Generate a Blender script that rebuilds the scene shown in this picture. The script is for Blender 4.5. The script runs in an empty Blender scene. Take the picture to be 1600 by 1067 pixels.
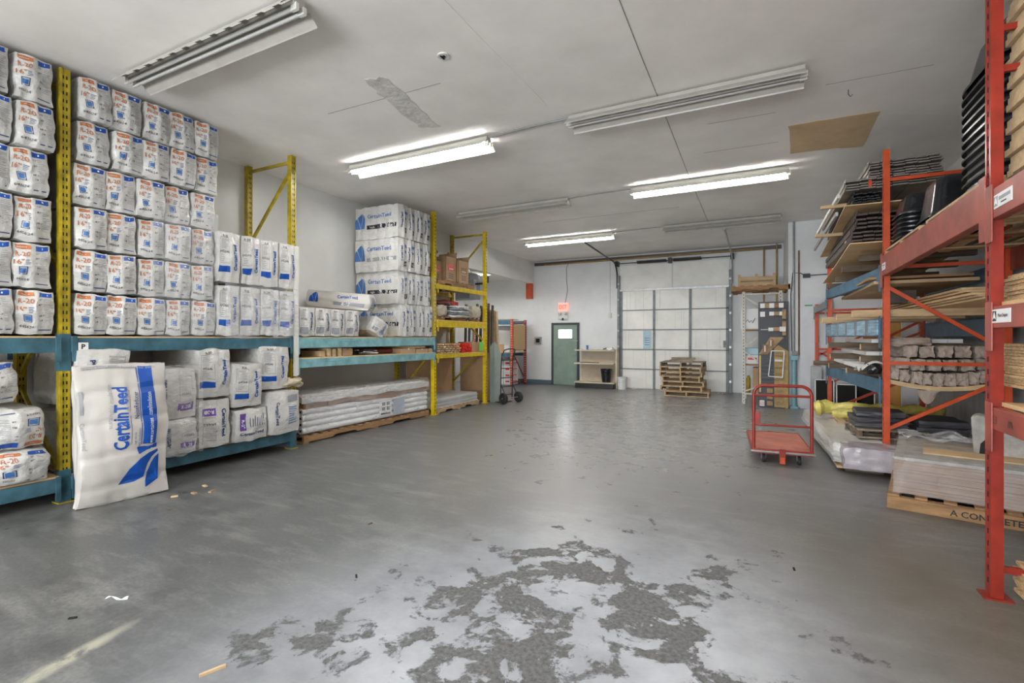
import bpy, bmesh, math, random
from math import pi, sin, cos, sqrt, radians as R
from mathutils import Vector, Matrix, noise, Euler

# ------------------------------------------------------------------ camera, world, exposure
S = bpy.context.scene
COL = S.collection
S.view_settings.view_transform = 'Standard'
S.view_settings.look = 'None'
S.view_settings.gamma = 1
S.view_settings.use_curve_mapping = False
S.view_settings.exposure = 1.22
S.cycles.max_bounces = 8
S.cycles.diffuse_bounces = 5
S.cycles.glossy_bounces = 4
S.cycles.transparent_max_bounces = 12
S.cycles.sample_clamp_indirect = 6.0
S.cycles.use_denoising = True
cam_d = bpy.data.cameras.new('camera'); cam = bpy.data.objects.new('camera', cam_d)
COL.objects.link(cam); S.camera = cam
cam_d.sensor_width = 36; cam_d.lens = 36*765/1600
cam_d.shift_y = -(533.5-528)/1600
cam.location = (0, 0, 1.6); cam.rotation_euler = (pi/2, 0, R(27.01))
cam_d.clip_end = 100
W = bpy.data.worlds.new('world'); S.world = W; W.use_nodes = True
W.node_tree.nodes['Background'].inputs[0].default_value = (.75, .85, 1, 1)
W.node_tree.nodes['Background'].inputs[1].default_value = 1.0
TUBE = 36.0        # strength of the lit fluorescent tubes
FILL = 430.0        # strength of the unseen fill light added behind the camera
CEIL = 4.27
def area(name, loc, rot, sx, sy, power, col):
    l = bpy.data.lights.new(name, 'AREA'); l.shape = 'RECTANGLE'; l.size = sx; l.size_y = sy
    l.energy = power; l.color = col
    o = bpy.data.objects.new(name, l); o.location = loc; o.rotation_euler = rot; COL.objects.link(o); return o
area('added_fill_light', (-2.4, -6.9, 1.3), (R(128), 0, 0), 6.0, 2.4, FILL, (.93, .96, 1))  # fill lamp added out of view, tilted up to brighten the ceiling

# ------------------------------------------------------------------ materials
MATS = {}
def mat(name, col, rough=.6, var=.06, vs=4.0, bump=0.0, bs=30.0, metal=0.0, stretch=(1,1,1), spec=.5, coat=0.0, col2=None, thr=(.45,.6)):
    if name in MATS: return MATS[name]
    m = bpy.data.materials.new(name); m.use_nodes = True
    nt = m.node_tree; N = nt.nodes; L = nt.links; b = N['Principled BSDF']
    b.inputs['Roughness'].default_value = rough; b.inputs['Metallic'].default_value = metal
    b.inputs['Specular IOR Level'].default_value = spec
    b.inputs['Coat Weight'].default_value = coat
    tc = N.new('ShaderNodeTexCoord'); mp = N.new('ShaderNodeMapping'); mp.inputs['Scale'].default_value = stretch
    L.new(tc.outputs['Object'], mp.inputs[0])
    n = N.new('ShaderNodeTexNoise'); n.inputs['Scale'].default_value = vs; n.inputs['Detail'].default_value = 5; n.inputs['Roughness'].default_value = .6
    L.new(mp.outputs[0], n.inputs[0])
    rp = N.new('ShaderNodeValToRGB')
    if col2 is None:
        c0 = tuple(max(0, c*(1-2.2*var)) for c in col); c1 = tuple(min(1, c*(1+2.2*var)) for c in col)
        rp.color_ramp.elements[0].position = .3; rp.color_ramp.elements[1].position = .7
    else:
        c0, c1 = col, col2
        rp.color_ramp.elements[0].position = thr[0]; rp.color_ramp.elements[1].position = thr[1]
    rp.color_ramp.elements[0].color = (*c0, 1); rp.color_ramp.elements[1].color = (*c1, 1)
    L.new(n.outputs[0], rp.inputs[0]); L.new(rp.outputs[0], b.inputs['Base Color'])
    if bump:
        n2 = N.new('ShaderNodeTexNoise'); n2.inputs['Scale'].default_value = bs; n2.inputs['Detail'].default_value = 4
        L.new(mp.outputs[0], n2.inputs[0])
        bp = N.new('ShaderNodeBump'); bp.inputs['Strength'].default_value = bump; bp.inputs['Distance'].default_value = .02
        L.new(n2.outputs[0], bp.inputs['Height']); L.new(bp.outputs[0], b.inputs['Normal'])
    MATS[name] = m; return m
def emit(name, col, s):
    m = bpy.data.materials.new(name); m.use_nodes = True; nt = m.node_tree
    b = nt.nodes['Principled BSDF']; b.inputs['Base Color'].default_value = (*col, 1)
    b.inputs['Emission Color'].default_value = (*col, 1); b.inputs['Emission Strength'].default_value = s
    return m
def plastic_film(name, alpha=.3, bs=14, col=(.9,.92,.95), stretch=(1,1,1)):
    m = bpy.data.materials.new(name); m.use_nodes = True; nt = m.node_tree; N = nt.nodes; L = nt.links
    b = N['Principled BSDF']; b.inputs['Base Color'].default_value = (*col, 1); b.inputs['Roughness'].default_value = .18
    tr = N.new('ShaderNodeBsdfTransparent'); mx = N.new('ShaderNodeMixShader'); out = N['Material Output']
    tc = N.new('ShaderNodeTexCoord'); mp = N.new('ShaderNodeMapping'); mp.inputs['Scale'].default_value = stretch
    L.new(tc.outputs['Object'], mp.inputs[0])
    n = N.new('ShaderNodeTexNoise'); n.inputs['Scale'].default_value = bs; n.inputs['Detail'].default_value = 6; n.inputs['Distortion'].default_value = 1.5
    L.new(mp.outputs[0], n.inputs[0])
    rp = N.new('ShaderNodeMapRange'); rp.inputs[1].default_value = .4; rp.inputs[2].default_value = .75
    rp.inputs[3].default_value = alpha*.25; rp.inputs[4].default_value = min(1, alpha*1.3)
    L.new(n.outputs[0], rp.inputs[0]); L.new(rp.outputs[0], mx.inputs[0])
    bp = N.new('ShaderNodeBump'); bp.inputs['Strength'].default_value = .5; bp.inputs['Distance'].default_value = .02
    L.new(n.outputs[0], bp.inputs['Height']); L.new(bp.outputs[0], b.inputs['Normal'])
    L.new(tr.outputs[0], mx.inputs[1]); L.new(b.outputs[0], mx.inputs[2]); L.new(mx.outputs[0], out.inputs[0])
    return m

M_yel = mat('yellow_paint', (.36,.27,.012), .45, .18, 9)
M_yel2 = mat('yellow_beam_paint', (.62,.45,.008), .4, .1, 9)
M_red = mat('red_paint', (.26,.022,.012), .35, .12, 7, col2=None)
M_beam = mat('faded_red_beam_paint', (.33,.065,.045), .35, .14, 5)
M_orange = mat('orange_post_paint', (.55,.070,.015), .4, .08, 7)
M_blue = mat('blue_beam_paint', (.055,.15,.24), .4, .15, 6)
M_teal = mat('teal_beam_paint', (.045,.125,.165), .4, .18, 6)
M_tealL = mat('light_teal_beam_paint', (.20,.40,.43), .4, .15, 5)
M_dark = mat('dark_hole', (.012,.012,.012), .9, .02)
M_blk = mat('black_plastic', (.012,.013,.015), .25, .1, 8)
M_blkm = mat('black_steel', (.02,.02,.022), .4, .1, 8)
M_rub = mat('black_rubber', (.02,.02,.02), .7, .1, 8)
M_wood = mat('pallet_wood', (.33,.19,.09), .8, .16, 3, .3, 40, stretch=(1,6,6))
M_wood2 = mat('pine_wood', (.52,.37,.21), .7, .1, 3, .2, 40, stretch=(1,6,6))
M_woodd = mat('dark_lumber', (.13,.095,.065), .75, .2, 3, .3, 40, stretch=(1,6,6))
M_woode = mat('lumber_end', (.62,.45,.26), .8, .1, 8)
M_woodg = mat('weathered_grey_wood', (.30,.25,.19), .85, .2, 4, .3, 30)
M_osb = mat('chipboard_edge', (.55,.38,.20), .85, .2, 30, .3, 60, stretch=(1,1,5))
M_ply = mat('plywood_sheet', (.66,.46,.24), .6, .08, 2)
M_card = mat('cardboard', (.46,.30,.17), .8, .06, 3)
M_cardd = mat('brown_cardboard', (.30,.18,.10), .8, .08, 3)
M_bag = mat('white_plastic_bag', (.60,.595,.57), .28, .05, 3, 1.0, 12, stretch=(1,1,1.4), spec=.6)
M_bagf = mat('smooth_white_plastic', (.53,.505,.47), .35, .03, 3, .22, 7, spec=.5)
M_pb = mat('print_blue', (.004,.07,.36), .4, .05)
M_pn = mat('print_navy', (.02,.045,.16), .5, .1)
M_po = mat('print_orange', (.48,.15,.045), .5, .06)
M_pk = mat('print_black', (.02,.02,.025), .5, .1)
M_pg = mat('print_grey', (.30,.31,.33), .5, .1)
M_pp = mat('print_purple', (.13,.06,.30), .45, .06)
M_pl = mat('print_light_blue', (.05,.16,.42), .5, .06)
M_pw = mat('print_white', (.82,.82,.82), .5, .03)
M_grey = mat('grey_metal', (.30,.31,.31), .4, .08, 6, metal=.5)
M_galv = mat('galvanised_steel', (.42,.43,.43), .4, .1, 8, metal=.6)
M_wmet = mat('white_enamel_metal', (.66,.66,.62), .4, .05, 4)
M_white = mat('white_paint', (.76,.77,.77), .5, .03, 3)
M_cream = mat('cream_metal', (.58,.52,.38), .5, .06, 5)
M_brownm = mat('brown_metal_siding', (.085,.065,.058), .38, .12, 6, metal=.2)
M_greym = mat('grey_brown_siding', (.24,.215,.19), .4, .12, 6, metal=.2)
M_conc = mat('concrete_block', (.36,.35,.32), .9, .12, 7, .5, 40)
M_brownp = mat('brown_paper', (.34,.28,.235), .6, .12, 5, .5, 16)
M_yelp = mat('yellow_plastic_wrap', (.60,.52,.14), .3, .18, 6, .7, 14)
M_redt = mat('red_plastic', (.70,.03,.02), .4, .1, 20)
M_green = mat('green_tag', (.15,.70,.10), .5, .04)
F_film = plastic_film('stretch_film', .2, 5, stretch=(1,1,.6))
F_film2 = plastic_film('heavy_stretch_film', .3, 5, stretch=(1,.5,2))

# ------------------------------------------------------------------ mesh helpers
class MB:
    def __init__(s): s.v = []; s.f = []; s.m = []; s.mats = []
    def mi(s, m):
        if m not in s.mats: s.mats.append(m)
        return s.mats.index(m)
    def add(s, vs, fs, m):
        o = len(s.v); i = s.mi(m); s.v += [tuple(v) for v in vs]
        for f in fs: s.f.append(tuple(o+k for k in f)); s.m.append(i)
        return s
    def box(s, x0, x1, y0, y1, z0, z1, m, M=None):
        vs = [Vector((x, y, z)) for x in (x0, x1) for y in (y0, y1) for z in (z0, z1)]
        if M is not None: vs = [M @ v for v in vs]
        return s.add(vs, [(0,1,3,2),(4,6,7,5),(0,4,5,1),(2,3,7,6),(0,2,6,4),(1,5,7,3)], m)
    def beam(s, a, b, w, h, m, up=(0,0,1)):
        a = Vector(a); b = Vector(b); d = (b-a); l = d.length; d.normalize(); up = Vector(up)
        if abs(d.dot(up)) > .99: up = Vector((1,0,0))
        r = d.cross(up).normalized(); u = r.cross(d).normalized()
        M = Matrix.Translation(a) @ Matrix((r, d, u)).transposed().to_4x4()
        return s.box(-w/2, w/2, 0, l, -h/2, h/2, m, M)
    def tube(s, pts, r, m, n=10, cap=True):
        pts = [Vector(p) for p in pts]; rings = []; prev = None
        for i, p in enumerate(pts):
            t = (pts[min(i+1, len(pts)-1)] - pts[max(i-1, 0)]).normalized()
            if prev is None:
                a = Vector((0,0,1)) if abs(t.z) < .9 else Vector((1,0,0)); u = t.cross(a).normalized()
            else: u = (prev - t*prev.dot(t)).normalized()
            prev = u; w = t.cross(u); rr = r[i] if isinstance(r, (list, tuple)) else r
            rings.append([p + (u*cos(2*pi*k/n) + w*sin(2*pi*k/n))*rr for k in range(n)])
        vs = [v for g in rings for v in g]; fs = []
        for i in range(len(pts)-1):
            for k in range(n): fs.append((i*n+k, i*n+(k+1) % n, (i+1)*n+(k+1) % n, (i+1)*n+k))
        if cap: fs += [tuple(range(n))[::-1], tuple((len(pts)-1)*n+k for k in range(n))]
        return s.add(vs, fs, m)
    def lathe(s, prof, c, m, n=20, M=None):
        vs = []; fs = []
        for r, z in prof:
            for k in range(n):
                v = Vector((c[0]+r*cos(2*pi*k/n), c[1]+r*sin(2*pi*k/n), c[2]+z))
                vs.append(M @ v if M is not None else v)
        for i in range(len(prof)-1):
            for k in range(n): fs.append((i*n+k, i*n+(k+1) % n, (i+1)*n+(k+1) % n, (i+1)*n+k))
        return s.add(vs, fs, m)
    def prism(s, pts, ax, a, b, m):
        # polygon in the plane across axis ax, extruded from a to b
        def P(p, t): return {'x': (t, p[0], p[1]), 'y': (p[0], t, p[1]), 'z': (p[0], p[1], t)}[ax]
        n = len(pts); vs = [P(p, a) for p in pts] + [P(p, b) for p in pts]
        fs = [tuple(range(n)), tuple(range(2*n-1, n-1, -1))] + [(k, k+n, (k+1) % n+n, (k+1) % n) for k in range(n)]
        return s.add(vs, fs, m)
    def sheet(s, fn, nu, nv, th, m):
        # a bent sheet with thickness th (along z) from fn(u, v)
        top = [Vector(fn(i/nu, j/nv)) for i in range(nu+1) for j in range(nv+1)]
        K = len(top); vs = top + [t - Vector((0,0,th)) for t in top]; fs = []
        q = lambda i, j: i*(nv+1)+j
        for i in range(nu):
            for j in range(nv):
                a = (q(i,j), q(i+1,j), q(i+1,j+1), q(i,j+1)); fs.append(a); fs.append(tuple(k+K for k in a[::-1]))
        for i in range(nu):
            fs.append((q(i,0), q(i,0)+K, q(i+1,0)+K, q(i+1,0))); fs.append((q(i,nv), q(i+1,nv), q(i+1,nv)+K, q(i,nv)+K))
        for j in range(nv):
            fs.append((q(0,j), q(0,j+1), q(0,j+1)+K, q(0,j)+K)); fs.append((q(nu,j), q(nu,j)+K, q(nu,j+1)+K, q(nu,j+1)))
        return s.add(vs, fs, m)
    def build(s, name, parent=None, smooth=False, bevel=0, label=None):
        me = bpy.data.meshes.new(name); me.from_pydata(s.v, [], s.f)
        for m in s.mats: me.materials.append(m)
        me.polygons.foreach_set('material_index', s.m)
        bm = bmesh.new(); bm.from_mesh(me); 
        if not getattr(s, 'flat', False): bmesh.ops.recalc_face_normals(bm, faces=bm.faces[:])
        bm.to_mesh(me); bm.free()
        if smooth:
            me.polygons.foreach_set('use_smooth', [True]*len(me.polygons))
            try: me.set_sharp_from_angle(angle=R(50))
            except Exception: pass
        me.update()
        o = bpy.data.objects.new(name, me); COL.objects.link(o)
        if parent: o.parent = parent
        if bevel:
            md = o.modifiers.new('edge', 'BEVEL'); md.width = bevel; md.segments = 2; md.limit_method = 'ANGLE'
        if label: o['label'] = label
        return o
def tag(o, label, cat, group=None, kind=None):
    if label: o['label'] = label
    if cat: o['category'] = cat
    if group: o['group'] = group
    if kind: o['kind'] = kind
    return o
def thing(name, label, cat, loc=(0,0,0), rz=0, group=None, rot=None):
    o = bpy.data.objects.new(name, None); COL.objects.link(o); o.empty_display_size = .1
    o.location = loc; o.rotation_euler = rot if rot else (0, 0, rz)
    return tag(o, label, cat, group)
def copy_tree(o, parent=None):
    c = o.copy(); COL.objects.link(c); c.parent = parent
    for ch in list(o.children): copy_tree(ch, c)
    return c
def struct(name, mb, **k):
    o = mb.build(name, **k); o['kind'] = 'structure'; return o
def bx(name, x0, x1, y0, y1, z0, z1, m, parent=None, bevel=0, label=None):
    return MB().box(x0, x1, y0, y1, z0, z1, m).build(name, parent, bevel=bevel, label=label)

_T = {}
def text_geo(s, bold=.02):
    k = (s, bold)
    if k in _T: return _T[k]
    c = bpy.data.curves.new('lettering', 'FONT'); c.body = s; c.align_x = 'CENTER'; c.align_y = 'CENTER'
    c.resolution_u = 2; c.offset = bold; c.size = 1
    o = bpy.data.objects.new('lettering', c); COL.objects.link(o)
    dg = bpy.context.evaluated_depsgraph_get(); dg.update()
    me = bpy.data.meshes.new_from_object(o.evaluated_get(dg))
    vs = [(v.co.x, v.co.y) for v in me.vertices]; fs = [tuple(p.vertices) for p in me.polygons]
    bpy.data.objects.remove(o); bpy.data.curves.remove(c); bpy.data.meshes.remove(me)
    if vs:
        xs = [v[0] for v in vs]; ys = [v[1] for v in vs]; cx = (min(xs)+max(xs))/2; cy = (min(ys)+max(ys))/2
        hh = max(ys)-min(ys); vs = [((x-cx)/hh, (y-cy)/hh) for x, y in vs]
    _T[k] = (vs, fs); return _T[k]
def wall_text(mb, s, org, ux, uy, h, m, bold=.02, wmax=None):
    # lettering centred on org, along direction ux with up uy, total height h
    vs, fs = text_geo(s, bold); org = Vector(org); ux = Vector(ux); uy = Vector(uy); k = 1
    if wmax:
        w = (max(v[0] for v in vs)-min(v[0] for v in vs))*h
        if w > wmax: k = wmax/w
    mb.add([org + ux*(x*h*k) + uy*(y*h) for x, y in vs], fs, m)
# ------------------------------------------------------------------ room
def floor_mat():
    m = bpy.data.materials.new('worn_coated_concrete'); m.use_nodes = True; nt = m.node_tree; N = nt.nodes; L = nt.links
    b = N['Principled BSDF']; tc = N.new('ShaderNodeTexCoord'); OBJ = tc.outputs['Object']
    def noi(sc, det=6, rough=.6, dist=0, src=OBJ, stretch=None):
        if stretch:
            mp = N.new('ShaderNodeMapping'); mp.inputs['Scale'].default_value = stretch; mp.inputs['Rotation'].default_value = (0,0,R(20)); L.new(src, mp.inputs[0]); src = mp.outputs[0]
        n = N.new('ShaderNodeTexNoise'); n.inputs['Scale'].default_value = sc; n.inputs['Detail'].default_value = det
        n.inputs['Roughness'].default_value = rough; n.inputs['Distortion'].default_value = dist; L.new(src, n.inputs[0]); return n.outputs[0]
    def mr(x, a, b_, c=0, d=1, smooth=False):
        n = N.new('ShaderNodeMapRange'); n.clamp = True
        if smooth: n.interpolation_type = 'SMOOTHSTEP'
        for i, v in enumerate((a, b_, c, d)): n.inputs[i+1].default_value = v
        L.new(x, n.inputs[0]); return n.outputs[0]
    def ma(op, a, c):
        n = N.new('ShaderNodeMath'); n.operation = op
        for i, v in enumerate((a, c)):
            if isinstance(v, (int, float)): n.inputs[i].default_value = v
            else: L.new(v, n.inputs[i])
        return n.outputs[0]
    def mix(f, a, c):
        n = N.new('ShaderNodeMix'); n.data_type = 'RGBA'; L.new(f, n.inputs[0])
        for i, v in ((6, a), (7, c)):
            if isinstance(v, tuple): n.inputs[i].default_value = (*v, 1)
            else: L.new(v, n.inputs[i])
        return n.outputs[2]
    def dist_to(cx, cy, sx, sy, rz=0):
        mp = N.new('ShaderNodeMapping'); mp.vector_type = 'TEXTURE'
        mp.inputs['Location'].default_value = (cx, cy, 0); mp.inputs['Rotation'].default_value = (0,0,rz); mp.inputs['Scale'].default_value = (sx, sy, 1)
        L.new(OBJ, mp.inputs[0]); g = N.new('ShaderNodeVectorMath'); g.operation = 'LENGTH'; L.new(mp.outputs[0], g.inputs[0]); return g.outputs['Value']
    big = noi(.7, 6, .6); mid = noi(3.5, 8, .65); fine = noi(40, 4, .6); strk = noi(1.6, 8, .65, stretch=(1, 3.5, 1))
    base = mix(mr(mid, .36, .64), (.075,.078,.078), (.215,.22,.215))
    base = mix(mr(big, .35, .65), base, (.12,.125,.127))
    base = mix(mr(strk, .50, .68, 0, .6), base, (.30,.30,.29))
    base = mix(mr(fine, .35, .7, .0, .5), base, (.06,.06,.06))
    # polished lane, reflected light painted into it as a lighter tone
    lane = mr(dist_to(-2.0, 10.0, 4.2, 8.0, R(4)), .35, 1.1, 1, 0, True)
    base = mix(ma('MULTIPLY', lane, .62), base, (.44,.443,.44))
    brown = mr(dist_to(.9, 3.6, 1.3, 2.2), .2, 1.1, 1, 0, True)
    base = mix(ma('MULTIPLY', brown, .5), base, (.19,.165,.125))
    # light sealed area with peeled flakes; reflected brightness painted into its colour too
    area_ = mr(dist_to(-1.0, 2.3, 2.3, 2.9, R(-20)), .15, 1.0, 1, 0, True)
    patch = noi(1.9, 9, .62, .35); flake = noi(5.5, 10, .7, .4)
    pp = ma('ADD', ma('MULTIPLY', patch, .75), ma('MULTIPLY', flake, .35))
    peel = mr(ma('SUBTRACT', pp, ma('MULTIPLY', ma('SUBTRACT', 1, area_), .20)), .530, .545)
    edge = ma('MULTIPLY', mr(ma('SUBTRACT', pp, ma('MULTIPLY', ma('SUBTRACT', 1, area_), .20)), .512, .531), ma('SUBTRACT', 1, peel))
    seal = mix(area_, base, mix(mr(mid, .35, .7), (.30,.32,.355), (.43,.46,.51)))
    col = mix(peel, seal, mix(mr(fine, .35, .65), (.075,.078,.078), (.165,.17,.17)))
    col = mix(ma('MULTIPLY', edge, ma('MULTIPLY', mr(flake,.45,.6), .85)), col, (.03,.03,.03))
    # specks of paint and dirt
    vo = N.new('ShaderNodeTexVoronoi'); vo.inputs['Scale'].default_value = 4.5; L.new(OBJ, vo.inputs[0])
    col = mix(mr(vo.outputs['Distance'], .02, .035, .8, 0), col, (.02,.02,.02))
    vo2 = N.new('ShaderNodeTexVoronoi'); vo2.inputs['Scale'].default_value = 9; L.new(OBJ, vo2.inputs[0])
    col = mix(ma('MULTIPLY', mr(vo2.outputs['Distance'], .03, .07, .7, 0), mr(big, .5, .6)), col, (.45,.45,.42))
    # a scuffed pale stripe on the floor
    st = mr(dist_to(-3.08, 1.17, .05, .30, R(12)), .5, 1.3, 1, 0)
    col = mix(ma('MULTIPLY', st, mr(flake, .4, .55)), col, (.42,.41,.33))
    L.new(col, b.inputs['Base Color'])
    rg = ma('ADD', ma('MULTIPLY', mid, .24), .25)
    rg = ma('SUBTRACT', rg, ma('MULTIPLY', area_, .05)); rg = ma('SUBTRACT', rg, ma('MULTIPLY', lane, .09))
    rg = ma('ADD', rg, ma('MULTIPLY', peel, .28)); L.new(rg, b.inputs['Roughness'])
    hgt = ma('ADD', ma('MULTIPLY', fine, .10), ma('MULTIPLY', peel, -.9)); hgt = ma('ADD', hgt, ma('MULTIPLY', mid, .5))
    bp = N.new('ShaderNodeBump'); bp.inputs['Strength'].default_value = .35; bp.inputs['Distance'].default_value = .01
    L.new(hgt, bp.inputs['Height']); L.new(bp.outputs[0], b.inputs['Normal'])
    return m
M_floor = floor_mat()
M_ceil = mat('ceiling_paint', (.88,.86,.825), .42, .035, 1.2, .05, 6)
M_wall = mat('painted_wall', (.76,.77,.755), .5, .025, 1.5, .12, 8)
M_wallb = mat('painted_block_wall', (.74,.76,.77), .5, .03, 1.3, .15, 8)
M_wconc = mat('concrete_wall', (.42,.415,.40), .8, .14, 2.5, .4, 14, stretch=(1,1,.6))
struct('floor', MB().box(-10.2, 3.0, -8.2, 16.2, -.2, 0, M_floor))
struct('ceiling', MB().box(-7.3, 3.0, -8.2, 16.2, CEIL, CEIL+.2, M_ceil))
struct('wall_left', MB().box(-7.35, -7.15, -8.2, 10.75, 0, CEIL, M_wall))
struct('wall_left_bulkhead', MB().box(-7.35, -7.15, 10.75, 15.75, 3.52, CEIL, M_wall))
struct('wall_recess_side', MB().box(-10.2, -7.35, 10.55, 10.75, 0, 3.7, M_wall))
struct('wall_recess_left', MB().box(-10.2, -10.0, 10.75, 15.75, 0, 3.7, M_wall))
struct('ceiling_recess', MB().box(-10.2, -7.35, 10.55, 15.95, 3.7, 3.85, M_wall))
struct('wall_back', MB().box(-10.2, .55, 15.75, 15.95, 0, CEIL, M_wallb))
struct('wall_right_bay', MB().box(.55, 3.0, 13.0, 15.95, 0, CEIL, M_wallb))
struct('wall_right', MB().box(2.62, 2.82, -8.2, 13.0, 2.1, CEIL, M_wall).box(2.62, 2.75, -8.2, 13.0, 0, 2.1, M_wconc))
struct('wall_front', MB().box(-7.35, 3.0, -8.2, -8.0, 0, CEIL, M_wall))
tag(MB().box(-7.42,-7.19,15.64,15.75,2.98,3.52,M_orange).build('painted_beam_end'), 'orange painted beam end under the bulkhead corner', 'beam end')
struct('baseboard_back', MB().box(-10, -6.45, 15.72, 15.75, 0, .14, mat('blue_grey_trim', (.09,.14,.18), .5)).box(-5.48, -4.2, 15.72, 15.75, 0, .14, MATS['blue_grey_trim']))

# ceiling joints and marks
M_joint = mat('ceiling_joint', (.30,.28,.26), .8, .1, 8)
mb = MB(); pts = [(-1.0,3.0),(-1.0,3.8),(-1.015,4.7),(-1.03,6.1),(-1.06,8),(-1.08,10),(-1.1,13)]
for a, c in zip(pts, pts[1:]): mb.beam((a[0],a[1],CEIL-.002), (c[0],c[1],CEIL-.002), .008, .004, M_joint)
for a, c in zip([(-2.24,3.0),(-2.23,3.9),(-2.21,4.6)], [(-2.23,3.9),(-2.21,4.6),(-2.2,5.2)]): mb.beam((a[0],a[1],CEIL-.003), (c[0],c[1],CEIL-.003), .018, .006, M_ceil)
for y, x0, x1 in ((6.55,-.6,.15),(7.55,-.75,.2),(6.1,.6,1.5),(4.2,-4.6,-3.0),(10.4,-4.5,-1.5)):
    mb.beam((x0,y,CEIL-.001), (x1,y+.03,CEIL-.001), .007, .003, M_joint)
struct('trim_ceiling_joints', mb)
M_kraft = mat('unpainted_patch', (.60,.45,.27), .8, .06, 3)
M_plas = mat('plaster_patch', (.66,.65,.62), .9, .08, 7, .8, 18)
random.seed(3)
def blob(cx, cy, outline, z, m, name, label, cat):
    mb = MB(); n = len(outline); mb.add([(x, y, z) for x, y in outline]+[(x, y, z-.004) for x, y in outline],
        [tuple(range(n)), tuple(range(n, 2*n))[::-1]]+[(k, (k+1) % n, (k+1) % n+n, k+n) for k in range(n)], m)
    return tag(mb.build(name), label, cat)
def ragged(pts, amp, sub=6):
    out = []
    for i, p in enumerate(pts):
        q = pts[(i+1) % len(pts)]
        for k in range(sub):
            t = k/sub; out.append((p[0]+(q[0]-p[0])*t+random.uniform(-amp, amp), p[1]+(q[1]-p[1])*t+random.uniform(-amp, amp)))
    return out
blob(0,0, ragged([(.3,7.06),(1.24,7.09),(1.26,8.3),(.95,8.2),(.37,8.14)], .012), CEIL-.001, M_kraft, 'bare_ceiling_patch', 'tan unpainted rectangular patch on the ceiling beside the wide dark lamp', 'ceiling patch')
blob(0,0, ragged([(-3.66,3.82),(-3.44,3.85),(-3.50,4.4),(-3.62,5.1),(-3.86,5.0),(-3.78,4.4)], .025), CEIL-.001, M_plas, 'plaster_patch', 'rough grey plaster repair streak on the ceiling', 'ceiling patch')
mb = MB().lathe([(0,-.012),(.055,-.012),(.06,0)], (-2.68,3.83,CEIL), M_wmet, 20); mb.box(-2.70,-2.685,3.80,3.86,CEIL-.02,CEIL-.012,M_dark).box(-2.68,-2.66,3.81,3.84,CEIL-.018,CEIL-.012,M_dark)
tag(mb.build('ceiling_outlet_plate'), 'round white cover plate with open holes on the ceiling near the camera', 'outlet plate')
mb = MB().lathe([(0,-.012),(.05,-.012),(.055,0)], (-6.6,10.9,CEIL), M_wmet, 16); mb.box(-6.64,-6.62,10.88,10.92,CEIL-.02,CEIL-.012,M_dark).box(-6.58,-6.55,10.88,10.92,CEIL-.018,CEIL-.012,M_dark)
tag(mb.build('ceiling_outlet_plate'), 'round white cover plate on the ceiling by the far yellow upright frame', 'outlet plate')
tag(MB().tube([(.83,6.33,CEIL),(.83,6.33,CEIL-.05),(.85,6.33,CEIL-.08),(.87,6.33,CEIL-.06)], .004, M_blkm, 6).build('ceiling_hook'), 'small dark wire hook hanging from the ceiling', 'hook')

# ------------------------------------------------------------------ fluorescent fixtures
M_tube = emit('lit_tube', (1,.98,.95), TUBE)
M_tubeoff = mat('unlit_tube', (.55,.55,.53), .3, .02)
M_refl = mat('white_reflector', (.42,.41,.37), .35, .05, 4)
def fixture_mesh(lit):
    Lh = 1.22; root = []
    h = MB().box(-Lh, Lh, -.055, .055, -.07, 0, M_refl)
    w = MB()
    for s in (-1, 1):
        # upper band of the wing with slots, then a plain lower band; both sloping outwards
        A = Vector((0, s*.055, -.045)); B = Vector((0, s*.10, -.065)); C = Vector((0, s*.165, -.125)); D = Vector((0, s*.17,-.14))
        def band(p, q, x0, x1):
            nrm = Vector((0, 0, .003)); vs = []
            for x in (x0, x1):
                for P in (p, q):
                    for t in (0, 1): vs.append(Vector((x, P.y, P.z)) + nrm*t)
            w.add(vs, [(0,1,3,2),(4,6,7,5),(0,4,5,1),(2,3,7,6),(0,2,6,4),(1,5,7,3)], M_refl)
        n = 12; pitch = 2*Lh/n
        for k in range(n):
            x0 = -Lh+k*pitch; band(A, B, x0, x0+pitch*.35)
            band(A, A.lerp(B, .2), x0+pitch*.35, x0+pitch); band(A.lerp(B, .85), B, x0+pitch*.35, x0+pitch)
        band(B, C, -Lh, Lh); band(C, D, -Lh, Lh)
    ends = MB()
    for s in (-1, 1):
        for y in (-.035, .035): ends.box(s*Lh-.02 if s < 0 else s*Lh-.045, s*Lh+.045 if s < 0 else s*Lh+.02, y-.014, y+.014, -.115, -.06, M_wmet)
    return h, w, ends
def fixture(cx, cy, lit, label, z=CEIL-.02, rz=0):
    t = thing('fluorescent_light', label, 'ceiling light', (cx, cy, z), rz, 'fluorescent strip lights in rows on the ceiling')
    h, w, e = fixture_mesh(lit); h.build('housing', t, bevel=.004); w.build('reflector', t); [MB().box(a,b,y-.014,y+.014,-.115,-.06,M_wmet).build('lamp_socket', t) for a,b in ((-1.24,-1.175),(1.175,1.24)) for y in (-.035,.035)]
    for y in ((-.035, .035) if lit != 0 else (.035,)):
        MB().tube([(-1.18, y, -.095), (1.18, y, -.095)], .017, M_tube if lit == 1 else M_tubeoff, 10).build('lamp_tube', t, smooth=True)
    return t
fixture(-4.43, 2.65, -1, 'near unlit strip light with broad slotted reflector above the tall bag stack')
fixture(-4.43, 5.62, 1, 'brightly lit strip light nearest the camera over the left aisle')
fixture(-.84, 5.56, -1, 'unlit dark strip light joined by conduit to the nearest lit light')
fixture(-4.48, 8.76, -1, 'unlit strip light in front of the plastic-wrapped far bag stack')
fixture(-.84, 8.7, 1, 'lit strip light over the open floor before the garage door')
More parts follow.
